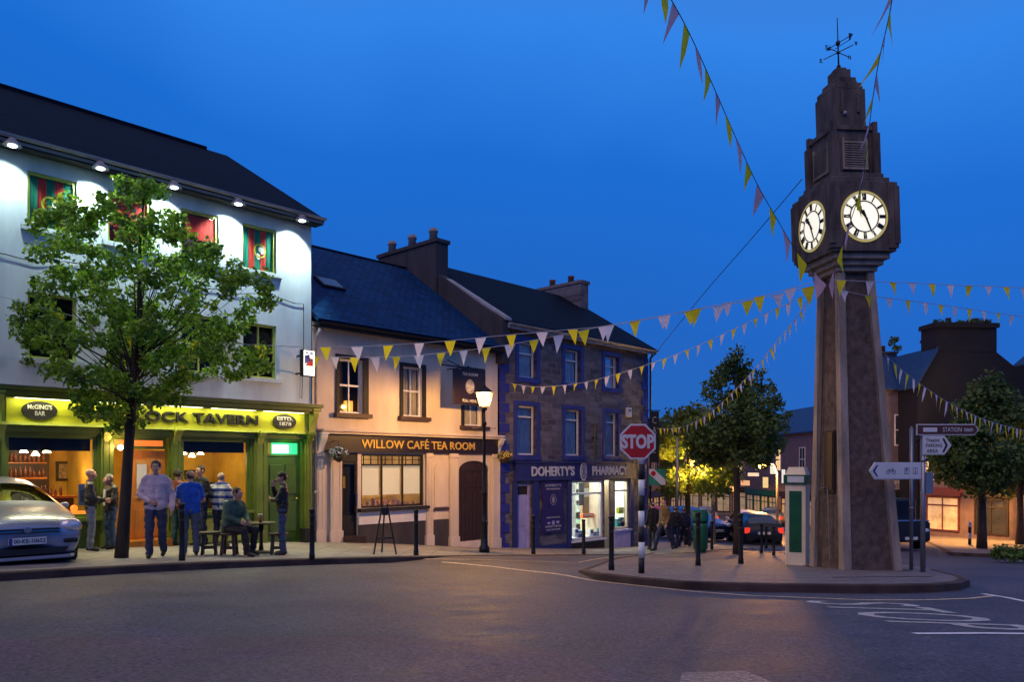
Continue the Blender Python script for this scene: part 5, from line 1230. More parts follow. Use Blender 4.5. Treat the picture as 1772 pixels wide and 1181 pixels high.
# ------------------------------------------------------------ BUNTING
def spline(pts, n):
    P = [Vector(p) for p in pts]; P = [P[0] * 2 - P[1]] + P + [P[-1] * 2 - P[-2]]; out = []
    for i in range(1, len(P) - 2):
        for k in range(n):
            t = k / n; a, b_, c, d = P[i - 1:i + 3]
            out.append(.5 * ((2 * b_) + (-a + c) * t + (2 * a - 5 * b_ + 4 * c - d) * t * t + (-a + 3 * b_ - 3 * c + d) * t ** 3))
    out.append(P[-2]); return out
BUNT = 0
def bunting(label, ctrl, gap, w=.23, h=.30, pale='buntwhite', first=0, cord='cord', wind=0., seed=1, twist=.2):
    r_ = random.Random(seed); pts = spline([at(*c) for c in ctrl], 14)
    t = thing('bunting_string', label, 'bunting', pts[0], 0, 'strings of yellow and white bunting')
    o = pts[0].copy(); pts = [p - o for p in pts]
    MB().tube(pts, .0065, 5).done('cord', M[cord], t)
    L = 0; nxt = gap * .4; k = first
    for a, b_ in zip(pts, pts[1:]):
        seg = (b_ - a).length
        while nxt < L + seg:
            p = a.lerp(b_, (nxt - L) / seg); d = (b_ - a).normalized(); d2 = Vector((d.x, d.y, d.z * .9)).normalized()
            tw_ = r_.uniform(-twist, twist); fw = w * r_.uniform(.85, 1.1); fh = h * r_.uniform(.85, 1.15)
            side = Vector((-d.y, d.x, 0)); side = side.normalized() if side.length > .01 else Vector((0, 1, 0))
            A = p - d * fw / 2; B = p + d * fw / 2; tip = p + Vector((0, 0, -fh)) + side * fh * (tw_ + wind) + d * fh * r_.uniform(-.18, .18)
            mid = (A + B) / 2 * .45 + tip * .55 + side * .03 * r_.uniform(-1, 1)
            mb = MB(); vA, vB = mb.bm.verts.new(A), mb.bm.verts.new(B); m1_ = mb.bm.verts.new(A.lerp(tip, .5) + side * .02 * r_.uniform(-1, 1)); m2_ = mb.bm.verts.new(B.lerp(tip, .5) + side * .02 * r_.uniform(-1, 1)); vt = mb.bm.verts.new(tip)
            mb.bm.faces.new((vA, vB, m2_, m1_)); mb.bm.faces.new((m1_, m2_, vt))
            col = 'buntyellow' if k % 2 == 0 else pale
            mb.done('flag', M[col], t); k += 1; nxt += gap
        L += seg
    return t
bunting('longest bunting string, from the left edge past the tavern to the tower', [(-50, 502, 13.9), (12, 516, 14.0), (130, 548, 14.3), (300, 585, 14.6), (480, 599, 14.9), (620, 600, 15.1), (755, 592, 15.2), (870, 581, 15.2), (960, 573, 15.2), (1075, 561, 15.1), (1225, 531, 15.0), (1320, 512, 14.9), (1410, 488, 14.8)], .60, first=0, seed=3)
bunting('bunting string from the lit corner sign to the tower, lower of the near pair', [(535, 617, 19.0), (620, 619, 18.4), (700, 617, 18.0), (765, 611, 17.7), (860, 600, 17.2), (950, 584, 16.8), (1060, 562, 16.3), (1180, 541, 15.8), (1300, 520, 15.3), (1412, 494, 14.9)], .56, seed=4, w=.24, h=.33)
bunting('bunting string sweeping from the left of the pharmacy wall up to the tower', [(884, 664, 24.0), (930, 670, 23.2), (1000, 664, 22.2), (1060, 650, 21.2), (1130, 628, 20.2), (1200, 602, 19.0), (1270, 570, 17.8), (1330, 541, 16.6), (1385, 515, 15.5), (1412, 498, 15.0)], .40, seed=5, w=.17, h=.25, wind=-.1)
bunting('bunting string from the far end of the pharmacy across the conical tree', [(1128, 741, 29.5), (1160, 742, 27.5), (1195, 734, 25.5), (1235, 710, 23.4), (1275, 672, 21.4), (1310, 634, 19.6), (1345, 590, 17.8), (1380, 548, 16.2), (1408, 505, 15.0)], .40, seed=6, w=.18, h=.27, wind=.1)
bunting('bunting string running level from the tower to the right edge, upper one', [(1435, 484, 14.5), (1475, 486, 14.5), (1520, 488, 14.6), (1580, 490, 15.0), (1660, 494, 15.6), (1720, 496, 16.0), (1800, 500, 16.6)], .56, seed=7, w=.21, h=.28)
bunting('bunting string from the tower to the right edge, lower fainter one', [(1440, 497, 14.5), (1490, 510, 14.7), (1560, 519, 15.3), (1620, 527, 16.0), (1690, 537, 17.0), (1800, 553, 18.5)], .62, seed=8, first=1, w=.2, h=.26)
bunting('bunting string dropping from the right side of the tower to the right edge', [(1532, 614, 15.2), (1560, 640, 15.8), (1600, 670, 16.8), (1650, 702, 18.2), (1700, 725, 19.8), (1745, 739, 21.4), (1810, 754, 24)], .37, seed=9, w=.15, h=.33, first=1)
bunting('bunting string coming down steeply from the picture top left of the tower', [(1120, -60, 8.2), (1162, 0, 9.2), (1200, 72, 10.2), (1240, 162, 11.3), (1275, 242, 12.2), (1310, 318, 13.0), (1345, 380, 13.6), (1380, 437, 14.0), (1425, 488, 14.3)], .56, w=.34, h=.44, seed=10, pale='buntpink', wind=.15, first=1, cord='darkcord', twist=.3)
bunting('bunting string falling almost straight in front of the tower from the top right', [(1552, -70, 8.6), (1540, 20, 9.6), (1520, 110, 10.8), (1507, 195, 11.8), (1500, 262, 12.6), (1488, 330, 13.2), (1466, 400, 13.6), (1448, 450, 14.0), (1436, 488, 14.3)], .50, w=.30, h=.46, seed=12, pale='buntpink', wind=.2, cord='darkcord', twist=.5)
wr = thing('wire', 'thin dark wire running from the tower down to the pharmacy gutter', 'wire', (0, 0, 0))
MB().tube(spline([at(1388, 310, 14.9), at(1300, 414, 17), at(1210, 518, 21), at(1112, 640, 29)], 10), .009, 5).done('strand', M['darkcord'], wr)
# ------------------------------------------------------------ CARS
def car(name, label, loc, rot, paint, L=4.2, Wd=.86, est=False, group=None, plate='00-KE-10652', front_detail=True):
    """subdivided hatchback shell: body with windows split off as glass; front faces local -y"""
    t = thing(name, label, 'car', loc, rot, group)
    # stations: y, half width at sill / belt, bonnet or roof half width, belt z, top z, glass?
    S = [(-.02, .54, .66, .46, .60, .68), (.05, .72, .80, .58, .70, .78), (.28, .79, .84, .64, .80, .885), (.75, .82, .86, .68, .90, .975), (1.08, .83, .87, .69, .95, 1.03), (1.75, .83, .87, .57, .96, 1.42), (2.3, .83, .87, .57, .98, 1.49), (3.1, .83, .87, .56, 1.0, 1.47), (3.65, .82, .85, .52, 1.02, 1.36), (3.95, .78, .82, .60, 1.02, 1.06), (4.12, .70, .76, .55, .86, .88), (4.16, .60, .68, .40, .6, .62)]
    if est: S[8] = (3.8, .82, .85, .54, 1.02, 1.40)
    b = MB(); rows = []
    for (y, ws, wb, wt, zb, zt) in S:
        y = y * L / 4.16; k = Wd / .86
        half = [(ws * k * .9, .20), (ws * k, .30), (wb * k, .48), (wb * k, (zb + .5) / 2), (wb * k * .985, zb), (wt * k + (.0 if zt - zb > .2 else .06), zb + (zt - zb) * .86), (wt * k * .55, zt), (0, zt + .015)]
        if zt - zb <= .2: half[5] = (wt * k + .06, zb + (zt - zb) * .6)
        pts = half + [(-x, z) for x, z in half[-2::-1]]
        rows.append([b.bm.verts.new((x, y, z)) for x, z in pts])
    n = len(rows[0])
    for i in range(len(rows) - 1):
        for j in range(n - 1):
            f = b.bm.faces.new((rows[i][j], rows[i][j + 1], rows[i + 1][j + 1], rows[i + 1][j])); f.smooth = True
            side = j in (4, n - 6); top = j in (5, 6, n - 7, n - 8)
            if side and 5 <= i <= 7: f.material_index = 1
            if side and i == 4: f.material_index = 0
            if top and i == 4: f.material_index = 1
            if top and i == 8: f.material_index = 1
    b.bm.faces.new(rows[0][::-1]); b.bm.faces.new(rows[-1]); b.bm.faces.new([rows[i][0] for i in range(len(rows))] + [rows[i][-1] for i in range(len(rows) - 1, -1, -1)])
    bmesh.ops.recalc_face_normals(b.bm, faces=b.bm.faces)
    me = bpy.data.meshes.new('body'); b.bm.to_mesh(me); b.bm.free(); me.materials.append(paint); me.materials.append(M['carglass'])
    tmp = bpy.data.objects.new('tmp', me); C.objects.link(tmp); md = tmp.modifiers.new('s', 'SUBSURF'); md.levels = 2
    dg = bpy.context.evaluated_depsgraph_get(); m2 = bpy.data.meshes.new_from_object(tmp.evaluated_get(dg)); bpy.data.objects.remove(tmp)
    for mi, nm, mm in ((0, 'body', paint), (1, 'windows', M['carglass'])):
        bm = bmesh.new(); bm.from_mesh(m2); bmesh.ops.delete(bm, geom=[f for f in bm.faces if f.material_index != mi], context='FACES')
        for f in bm.faces: f.material_index = 0; f.smooth = True
        q = bpy.data.meshes.new(nm); bm.to_mesh(q); bm.free(); q.materials.append(mm); o = bpy.data.objects.new(nm, q); C.objects.link(o); o.parent = t
    # dark cabin floor so the glass has depth
    MB().box(-.7, .7, 1.5, 3.6, .5, .95).box(-.6, -.15, 2.3, 2.45, .95, 1.25).box(.15, .6, 2.3, 2.45, .95, 1.25).done('seats', M['roomdark'], t)
    # wheels in dark arches
    for sx in (-1, 1):
        for y in (.82, 3.32):
            wz = .31; X = sx * (Wd - .10)
            w = MB()
            prof = [(.18, -.1), (.30, -.1), (.315, -.07), (.315, .07), (.30, .1), (.18, .1)]
            w.tube([(X + a, y, wz) for r_, a in prof], [r_ for r_, a in prof], 24).done('wheel', M['rubber'], t)
            wh = bpy.data.objects[-1] if False else None
            MB().tube([(X + sx * .09, y, wz), (X + sx * .104, y, wz)], [.19, .17], 16).done('rim', M['metal'], t)
            MB().tube([(X - sx * .16, y, wz + .03), (X + sx * .098, y, wz + .03)], .355, 22).done('wheel_arch', M['black'], t)
    MB().box(-Wd + .10, Wd - .10, .12, L - .12, .16, .26).done('underbody', M['black'], t)
    # front
    MB().prism([(-.60, -.055, .37), (.60, -.055, .37), (.50, -.055, .27), (-.50, -.055, .27)], (0, .25, 0)).done('bumper_intake', M['black'], t, bevel=.008)
    MB().prism([(-.62, -.055, .245), (.62, -.055, .245), (.80, .25, .245), (-.80, .25, .245)], (0, 0, -.055)).done('bumper_lip', paint, t, bevel=.012)
    g = MB()
    for zz in (.615, .665): g.prism([(-.48, -.075 + (zz - .6) * .5, zz), (.48, -.075 + (zz - .6) * .5, zz), (.44, -.07 + (zz - .6) * .5, zz + .022), (-.44, -.07 + (zz - .6) * .5, zz + .022)], (0, .12, 0))
    g.done('grille', M['black'], t)
    MB().disc((0, -.075, .665), .055, .045, 18, .02).done('badge', M['chrome'], t)
    for sx in (-1, 1):
        b = MB().ball((sx * (Wd - .22), .10, .71), .155, (1.15, 1.0, .80)); b.done('headlight', M['lens'], t)
        MB().ball((sx * (Wd - .085), .15, .68), .065, (1, 1.2, 1.2)).done('indicator', M['amber'], t)
        MB().box(*sorted((sx * (Wd - .34), sx * (Wd - .13))), -.04, .1, .43, .50).done('fog_lamp', M['black'], t, bevel=.02)
        MB().ball((sx * (Wd + .02), 1.40, .98), .075, (1.1, .6, .75)).done('door_mirror', paint, t)
        MB().box(*sorted((sx * (Wd - .28), sx * (Wd - .06))), L - .12, L - .02, .66, .90).done('tail_light', M['taillight'], t, bevel=.02)
    pl = MB().box(-.26, .26, -.085, -.05, .44, .55).done('number_plate', M['signwhite'], t)
    MB().box(-.26, -.21, -.088, -.0855, .44, .55).done('plate_band', M['blue'], pl)
    text('plate_lettering', plate, M['black'], pl, -.19, .245, .465, .53, -.087, bold=.01, ext=.003)
    pr_ = MB().box(-.26, .26, L - .01, L + .02, .62, .73).done('number_plate', M['signwhite'], t)
    MB().tube([(-.55, 1.12, 1.02), (.05, 1.28, 1.10)], .008, 5).done('wiper', M['black'], t)
    MB().tube([(.05, 1.10, 1.02), (.60, 1.24, 1.05)], .008, 5).done('wiper', M['black'], t)
    return t
M['carglass'] = glass('car_glass', (.25, .28, .32), .30)
M['taillight'] = mat('red_tail_lens', (.5, .01, .01), .2, var=0, coat=1, emit=(1, .05, .02), es=.8)
def cpaint(name, c, met=.6, coat=.7, rough=.3): return mat(name, c, rough, metal=met, var=.03, coat=coat)
silver = cpaint('silver_blue_paint', (.30, .33, .42), .4)
c1 = Vector(((46 - CX) / FPX * 12.35, 12.35, 0)); hd = math.atan2(.8, .6)  # local y points back along (-.8,.6)
ang = math.atan2(.72, -.69) - math.pi / 2
c1.z = rz(c1.x - .8, c1.y + .5)
car('parked_car', 'silver hatchback cut by the left edge, bonnet towards the viewer', c1, (R(0), 0, ang), silver, group=None)
dark = cpaint('black_car_paint', (.010, .011, .014), .0, .15, .4); bluec = cpaint('blue_car_paint', (.03, .07, .22), .5); redc = cpaint('red_car_paint', (.30, .02, .02), .2); gold_ = cpaint('pale_gold_paint', (.42, .33, .2), .5)
def put(px, Y, rot, scale=1):
    p = at(px, 900, Y); p.z = rz(p.x, p.y); return p
cd = car('parked_car', 'black car with lit red rear lights just behind the conical tree', put(1284, 37, 0), R(176), dark, group='cars parked in the street behind the island', plate='94-MO-1180')
dup(cd, put(1243, 35, 0), R(25), label='blue car with yellow reflections left of the black car', recolour={'body': bluec, 'bumper_lip': bluec, 'door_mirror': bluec})
dup(cd, put(1337, 60, 0), R(160), label='pale gold car on the orange lit road left of the kiosk', recolour={'body': gold_, 'bumper_lip': gold_, 'door_mirror': gold_})
dup(cd, put(1205, 46, 0), R(80), label='red car side on beneath the yellow lit tree', recolour={'body': redc, 'bumper_lip': redc, 'door_mirror': redc})
dup(cd, put(1282, 43, 0), R(170), label='far blue grey car seen over the roof of the black car', recolour={'body': silver, 'bumper_lip': silver, 'door_mirror': silver})
dup(cd, put(1215, 56, 0), R(170), label='far pale estate car above the red car', recolour={'body': gold_, 'bumper_lip': gold_, 'door_mirror': gold_})
# van behind the tower on the right
vp = put(1577, 30, 0); vn = thing('van', 'dark van with a blue bonnet edge glimpsed between the tower and the signpost', 'van', vp, R(8))
MB().box(-.85, .85, 0, 4, .35, 1.15).box(-.8, .8, .8, 4, 1.151, 2.0).done('body', dark, vn, bevel=.08)
MB().box(-.78, .78, .01, .79, 1.16, 1.20).done('bonnet', mat('sky_blue_paint', (.12, .25, .55), .3, coat=1), vn)
for sx in (-1, 1):
    MB().tube([(sx * .70, .8, .33), (sx * .87, .8, .33)], .33, 20).done('wheel', M['rubber'], vn); MB().ball((sx * .65, .0, .8), .1, (1.2, .4, .8)).done('headlight', M['lens'], vn)
MB().box(-.7, .7, .785, .799, 1.3, 1.9).done('windscreen', M['glassdark'], vn); MB().box(-.26, .26, -.02, -.001, .45, .56).done('number_plate', M['signwhite'], vn)

# ------------------------------------------------------------ PEOPLE
def capsule(b, p, q, r0, r1, seg=14, n=4):
    p, q = Vector(p), Vector(q); d = (q - p)
    if d.length < 1e-6: d = Vector((0, 0, .001))
    d.normalize(); P, Rr = [], []
    for k in range(n): a = math.pi / 2 * (1 - k / n); P.append(p - d * r0 * math.sin(a)); Rr.append(max(r0 * math.cos(a), .0008))
    P.append(p); Rr.append(r0); P.append(q); Rr.append(r1)
    for k in range(1, n + 1): a = math.pi / 2 * k / n; P.append(q + d * r1 * math.sin(a)); Rr.append(max(r1 * math.cos(a), .0008))
    b.tube(P, Rr, seg)
def fuse(b, name, m, parent, vox, wr=0., seed=0, smooth=3):
    """melt the overlapping volumes into one continuous skin; wr wrinkles cloth"""
    bmesh.ops.recalc_face_normals(b.bm, faces=b.bm.faces)
    me = bpy.data.meshes.new(name); b.bm.to_mesh(me); b.bm.free(); tmp = bpy.data.objects.new('tmp', me); C.objects.link(tmp)
    md = tmp.modifiers.new('r', 'REMESH'); md.mode = 'VOXEL'; md.voxel_size = vox
    s = tmp.modifiers.new('s', 'SMOOTH'); s.iterations = smooth; s.factor = .5
    dg = bpy.context.evaluated_depsgraph_get(); m2 = bpy.data.meshes.new_from_object(tmp.evaluated_get(dg)); bpy.data.objects.remove(tmp)
    if wr:
        nn = [v.normal.copy() for v in m2.vertices]
        for v, n_ in zip(m2.vertices, nn): v.co += n_ * wr * (noise.noise(Vector((v.co.x * 7, v.co.y * 7, v.co.z * 13)) + Vector((seed * 7.1, 0, 0))) + .5 * noise.noise(v.co * 28))
    m2.materials.clear(); 
    for q in (m if isinstance(m, list) else [m]): m2.materials.append(q)
    for p in m2.polygons: p.use_smooth = True
    o = bpy.data.objects.new(name, m2); C.objects.link(o); o.parent = parent; return o
SK = dict(pelvis=(0, 0, .94), waist=(0, .0, 1.08), chest=(0, .01, 1.30), neck=(0, .015, 1.48), head=(0, -.01, 1.63),
          shl=(-.168, .01, 1.41), ell=(-.225, .03, 1.13), wrl=(-.24, -.07, .89), shr=(.168, .01, 1.41), elr=(.225, .03, 1.13), wrr=(.24, -.07, .89),
          hpl=(-.095, 0, .92), knl=(-.105, -.02, .50), anl=(-.115, .02, .09), hpr=(.095, 0, .92), knr=(.105, -.02, .50), anr=(.115, .02, .09))
def person(label, loc, face, height, pose={}, top=None, legs=None, shoes=None, hair=None, hairstyle='short', build=1., sleeves='long', collar=None, toes=None, headdir=None, extra=None, gaze=0, detail=True, group=None):
    t = thing('person', label, 'person', loc, face, group); k_ = height / 1.76; t.scale = (k_, k_, k_)
    J = {a: Vector(c) for a, c in SK.items()}; J.update({a: Vector(c) for a, c in pose.items()})
    B = build; b = MB(); hd = J['head']; upn = (hd - J['neck']).normalized()
    f = Vector(headdir).normalized() if headdir else Vector((0, -1, 0)); rt = f.cross(Vector((0, 0, 1))).normalized()
    # body as one skin
    for s in 'lr':
        capsule(b, J['sh' + s], J['el' + s], .052 * B, .040, 12); capsule(b, J['el' + s], J['wr' + s], .039, .027, 12)
        capsule(b, J['hp' + s], J['kn' + s], .080 * B, .055, 12); capsule(b, J['kn' + s], J['an' + s], .052, .038, 12)
    capsule(b, J['shl'], J['shr'], .050, .050); 
    for s in (-1, 1):
        ax = (J['shr'] - J['shl']).normalized() * s
        capsule(b, J['chest'] + ax * .075, J['pelvis'] + ax * .07, .095 * B, .095 * B)
    capsule(b, J['chest'], J['neck'], .07, .056); [capsule(b, J['neck'], J[s_].lerp(J['neck'], .6), .036, .036) for s_ in ('shl', 'shr')]; capsule(b, J['neck'] - upn * .03, hd - upn * .05, .052, .050)
    # head
    b.ball(hd + Vector((0, 0, .02)) - f * .012, .098, (.80, .80, 1.0) if abs(f.y) > .7 else (.80, .80, 1.0), 3)
    for q, r_ in ((hd - f * .035 + Vector((0, 0, .035)), .085), (hd + f * .035 + Vector((0, 0, -.02)), .068), (hd + f * .045 + Vector((0, 0, -.075)), .040)):
        b.ball(q, r_, (.92, .92, 1), 3)
    capsule(b, hd + f * .088 + Vector((0, 0, .015)), hd + f * .108 + Vector((0, 0, -.022)), .008, .014, 8, 3)
    b.ball(hd + f * .083 + Vector((0, 0, -.055)), .018, (1, 1, .5), 2); b.ball(hd + f * .078 + Vector((0, 0, .04)), .03, (1, 1, .4), 2)
    for s in (-1, 1): b.ball(hd + rt * s * .082 + Vector((0, 0, -.0)) - f * .005, .028, (.5, .6, 1.1), 2)
    # hands: palm, four unequal curled fingers, thumb from the side
    for s in 'lr':
        w = J['wr' + s]; d = (w - J['el' + s]).normalized(); d = Vector(pose.get('hd' + s, d)).normalized() if ('hd' + s) in pose else d
        side = 1 if s == 'r' else -1; inn = Vector((-side, 0, 0)) - d * d.dot(Vector((-side, 0, 0))); inn = inn.normalized() if inn.length > .1 else Vector((0, -1, 0))
        th = d.cross(inn) * (1 if s == 'r' else -1); th = th if th.y < 0 else -th
        for kx in (-.024, -.008, .008, .024): capsule(b, w + th * kx * .6, w + d * .085 + th * kx * 1.1, .017, .0145, 8, 2)
        for kx, L in ((.030, .066), (.010, .076), (-.010, .071), (-.028, .055)):
            a = w + d * .085 + th * kx * 1.1; m_ = a + (d * .8 + inn * .35).normalized() * L * .55; e = m_ + (d * .45 + inn * .8).normalized() * L * .5
            capsule(b, a, m_, .0095, .009, 7, 2); capsule(b, m_, e, .009, .0075, 7, 2)
        a = w + d * .025 + th * .022; m_ = a + (d * .6 + th * .8).normalized() * .045; capsule(b, a, m_, .012, .011, 7, 2); capsule(b, m_, m_ + (d * .8 + inn * .3 + th * .2).normalized() * .035, .011, .009, 7, 2)
    fuse(b, 'body', M['skin'], t, .0095 if detail else .016, smooth=1)
    if detail:
        b = MB()
        for s in (-1, 1): b.ball(hd + f * .085 + rt * s * .031 + Vector((0, 0, .018)), .0105, (1, 1, .7), 2)
        b.done('eyes', M['black'], t)
    # top
    b = MB(); sl = 'elbow' if sleeves == 'short' else 'wrist'
    for s in 'lr':
        capsule(b, J['sh' + s] + (J['el' + s] - J['sh' + s]) * .08, J['sh' + s].lerp(J['el' + s], 1. if sl == 'wrist' else .62), .066 * B, .056 if sl == 'wrist' else .068)
        if sl == 'wrist': capsule(b, J['el' + s], J['el' + s].lerp(J['wr' + s], .93), .056, .043)
    for s in (-1, 1):
        ax = (J['shr'] - J['shl']).normalized() * s
        capsule(b, J['chest'] + ax * .085 + Vector((0, 0, .02)), J['pelvis'] + ax * .078 - (J['waist'] - J['pelvis']) * .05, .110 * B, .110 * B); capsule(b, J['chest'] + ax * .05 + Vector((0, -.02, 0)), J['waist'] + ax * .05 + Vector((0, -.03, 0)), .10 * B, .10 * B)
    capsule(b, J['shl'] * .9 + J['shr'] * .1, J['shr'] * .9 + J['shl'] * .1, .078, .078); capsule(b, J['chest'], J['neck'] - upn * .02, .10, .066); [capsule(b, J['neck'] - upn * .03, J[s_].lerp(J['neck'], .2), .062, .070) for s_ in ('shl', 'shr')]
    fuse(b, 'top', top, t, .014, .016, seed=hash(label) % 50 if False else len(label), smooth=4)
    if collar:
        b = MB(); b.tube([J['neck'] - upn * .035, J['neck'] + upn * .025], [.078, .07], 16, cap=False); b.done('collar', collar, t)
    # trousers
    b = MB()
    for s in 'lr': capsule(b, J['hp' + s], J['kn' + s], .090 * B, .074); capsule(b, J['kn' + s], J['an' + s] + Vector((0, 0, .0)), .074, .062)
    capsule(b, J['hpl'] + Vector((0, 0, .03)), J['hpr'] + Vector((0, 0, .03)), .098 * B, .098 * B)
    fuse(b, 'trousers', legs, t, .014, .018, seed=len(label) + 3, smooth=4)
    for s in 'lr':
        a = J['an' + s]; kn = J['kn' + s]; toe = Vector((toes or {}).get(s, (0, -1, -.1))).normalized()
        b = MB(); capsule(b, a + Vector((0, 0, -.03)) - toe * .03, a + Vector((0, 0, -.045)) + toe * .15, .046, .040, 10); capsule(b, a, a + Vector((0, 0, -.02)), .046, .046, 10)
        fuse(b, 'shoe', shoes, t, .012, 0, smooth=2)
    if hairstyle != 'bald':
        b = MB(); r_ = .103 if hairstyle != 'long' else .108
        b.ball(hd - f * .020 + Vector((0, 0, .028)), r_ * .97, (.86, .90, 1.04), 3)
        if hairstyle == 'long':
            capsule(b, hd - f * .05, J['neck'] - f * .05 + Vector((0, 0, -.06)), .085, .06)
        # cut the face clear
        bmesh.ops.delete(b.bm, geom=[v for v in b.bm.verts if (v.co - hd).dot(f) > .048 and (v.co.z - hd.z) < .060 or (v.co.z - hd.z) < -.062 or ((v.co.z - hd.z) < .0 and (v.co - hd).dot(f) > -.01)], context='VERTS')
        h_ = b.done('hair', hair, t, smooth=True)
        sd = h_.modifiers.new('t', 'SOLIDIFY'); sd.thickness = .012
        if hairstyle == 'cap':
            c_ = MB(); c_.ball(hd - f * .012 + Vector((0, 0, .058)), .102, (.9, .95, .75), 3); capsule(c_, hd + f * .08 + Vector((0, 0, .06)) + rt * .03, hd + f * .08 + Vector((0, 0, .06)) - rt * .03, .022, .022); fuse(c_, 'cap', hair, t, .012)
    if extra: extra(t, J)
    return t
def cloth(n, c, **k): return mat(n, c, .85, var=.22, vs=6, bump=.25, bs=160, **k)
jean = cloth('blue_denim', (.045, .065, .13)); jeanl = cloth('pale_denim', (.17, .20, .26)); greyj = cloth('grey_denim', (.11, .12, .15)); blk = cloth('black_cloth', (.014, .014, .017)); navy_ = cloth('navy_cloth', (.015, .02, .05))
leather = mat('black_leather', (.012, .013, .013), .38, var=.3, vs=8, bump=.3, bs=60); pinkgrey = cloth('pale_pink_jumper_cloth', (.60, .46, .48)); bluet = cloth('bright_blue_cotton', (.015, .10, .50)); fleece = cloth('green_fleece', (.075, .13, .085)); shoe = mat('dark_shoe_leather', (.02, .015, .012), .5)
hg = mat('grey_hair', (.22, .20, .18), .7, bump=.6, bs=90); hdk = mat('dark_hair', (.018, .012, .009), .6, bump=.6, bs=90); hbr = mat('brown_hair', (.05, .028, .016), .6, bump=.6, bs=90)
striped = cloth('white_striped_cotton', (.5, .5, .5))
n_ = striped.node_tree.nodes; l_ = striped.node_tree.links; tc_ = n_.new('ShaderNodeTexCoord'); wv_ = n_.new('ShaderNodeTexWave'); wv_.bands_direction = 'Z'; wv_.inputs['Scale'].default_value = 1.9; wv_.inputs['Distortion'].default_value = .4
rp_2 = n_.new('ShaderNodeValToRGB'); rp_2.color_ramp.interpolation = 'CONSTANT'; rp_2.color_ramp.elements[0].color = (.02, .05, .22, 1); rp_2.color_ramp.elements[1].position = .38; rp_2.color_ramp.elements[1].color = (.5, .5, .5, 1)
l_.new(tc_.outputs['Object'], wv_.inputs['Vector']); l_.new(wv_.outputs[0], rp_2.inputs[0]); l_.new(rp_2.outputs[0], n_['Principled BSDF'].inputs['Base Color'])
def spot(px, py): return G(px, py)
def ht_(px, py, ytop): q = G(px, py); return (py - ytop) / FPX * q.y
# two men talking by the left window
q = spot(157, 955)
person('bald man in black leather jacket and pale jeans left of the tree trunk', q, R(118), ht_(157, 955, 812), dict(wrl=(-.14, -.26, 1.08), ell=(-.25, -.06, 1.12), wrr=(.10, -.28, 1.06), elr=(.25, -.04, 1.13), knl=(-.10, -.03, .5)), leather, jeanl, shoe, None, 'bald', 1.08, collar=leather)
q = spot(191, 951)
def paper(t, J): MB().box(-.16, -.04, -.33, -.32, 1.0, 1.14).done('paper', M['signwhite'], t)
person('grey haired man in an open dark jacket facing the bald man beside the tree', q, R(-35), ht_(191, 951, 819), dict(wrl=(-.10, -.26, 1.05), ell=(-.26, -.05, 1.12), wrr=(.12, -.24, 1.16), elr=(.26, -.06, 1.14), head=(0, -.05, 1.60)), leather, cloth('mid_denim', (.06, .11, .17)), shoe, hg, 'short', 1.12, headdir=(-.3, -1, -.15), extra=lambda t, J: MB().prism([(-.06, -.135, 1.38), (.06, -.135, 1.38), (.05, -.15, 1.0), (-.05, -.15, 1.0)], (0, .02, 0)).done('shirt_front', M['signwhite'], t, bevel=.004))
# walking man
q = spot(270, 966)
person('man in a pale pink jumper walking to the kerb before the orange door', q, R(18), ht_(270, 966, 796), dict(knl=(-.10, -.12, .50), anl=(-.10, -.06, .09), knr=(.10, .0, .50), anr=(.11, .16, .12), wrl=(-.06, -.27, 1.02), ell=(-.27, -.02, 1.14), wrr=(.27, -.12, .86), elr=(.27, .03, 1.12), head=(0, -.04, 1.62)), pinkgrey, cloth('dark_denim', (.035, .045, .085)), shoe, hdk, 'short', 1.08, toes={'l': (0, -1, 0), 'r': (0, -1, -.15)}, headdir=(-.05, -1, -.1))
# group by the second window
q = spot(329, 963)
person('man in a bright blue tee shirt with his back to the street', q, R(202), ht_(329, 963, 814), dict(wrl=(-.12, -.26, 1.07), ell=(-.26, -.06, 1.12), wrr=(.14, -.26, 1.08), elr=(.27, -.05, 1.12), head=(0, -.05, 1.61)), bluet, greyj, shoe, hbr, 'short', 1.08, 'short', headdir=(.35, -1, -.2))
def glass_held(t, J):
    p = J['wrl'] + Vector((.02, -.09, .0)); MB().lathe([(.03, -.05), (.04, .10), (.038, .10)], tuple(p), 12).done('glass', M['beer'], t)
M['beer'] = mat('dark_beer', (.25, .09, .02), .1, var=.2, coat=1)
q = sw(-3.0, 1.2); zq = gz(*q)
person('dark haired man facing the street behind the blue tee shirt man', (at(347, 900, 16.6).x, 16.6, gz(at(347, 900, 16.6).x, 16.6)), R(-30), 1.72, dict(wrl=(-.12, -.25, 1.10), ell=(-.26, -.04, 1.13), wrr=(.16, -.22, 1.02)), blk, navy_, shoe, hdk, 'short', 1.05)
person('woman with long dark hair standing behind the walking man', (at(308, 900, 16.4).x, 16.4, gz(at(308, 900, 16.4).x, 16.4)), R(160), 1.62, dict(wrl=(-.14, -.22, 1.05)), mat('patterned_cloth', (.16, .05, .04), .85, var=.9, vs=22), cloth('teal_cloth', (.02, .07, .07)), shoe, hdk, 'long', .95)
person('grey haired man in a white and blue striped shirt seen from behind', (at(382, 900, 16.7).x, 16.7, gz(at(382, 900, 16.7).x, 16.7)), R(172), 1.60, dict(wrl=(-.28, -.14, 1.05), ell=(-.28, .0, 1.14), wrr=(.28, -.14, 1.05), elr=(.28, .0, 1.14), head=(.02, -.07, 1.60)), striped, navy_, shoe, hg, 'short', 1.2)
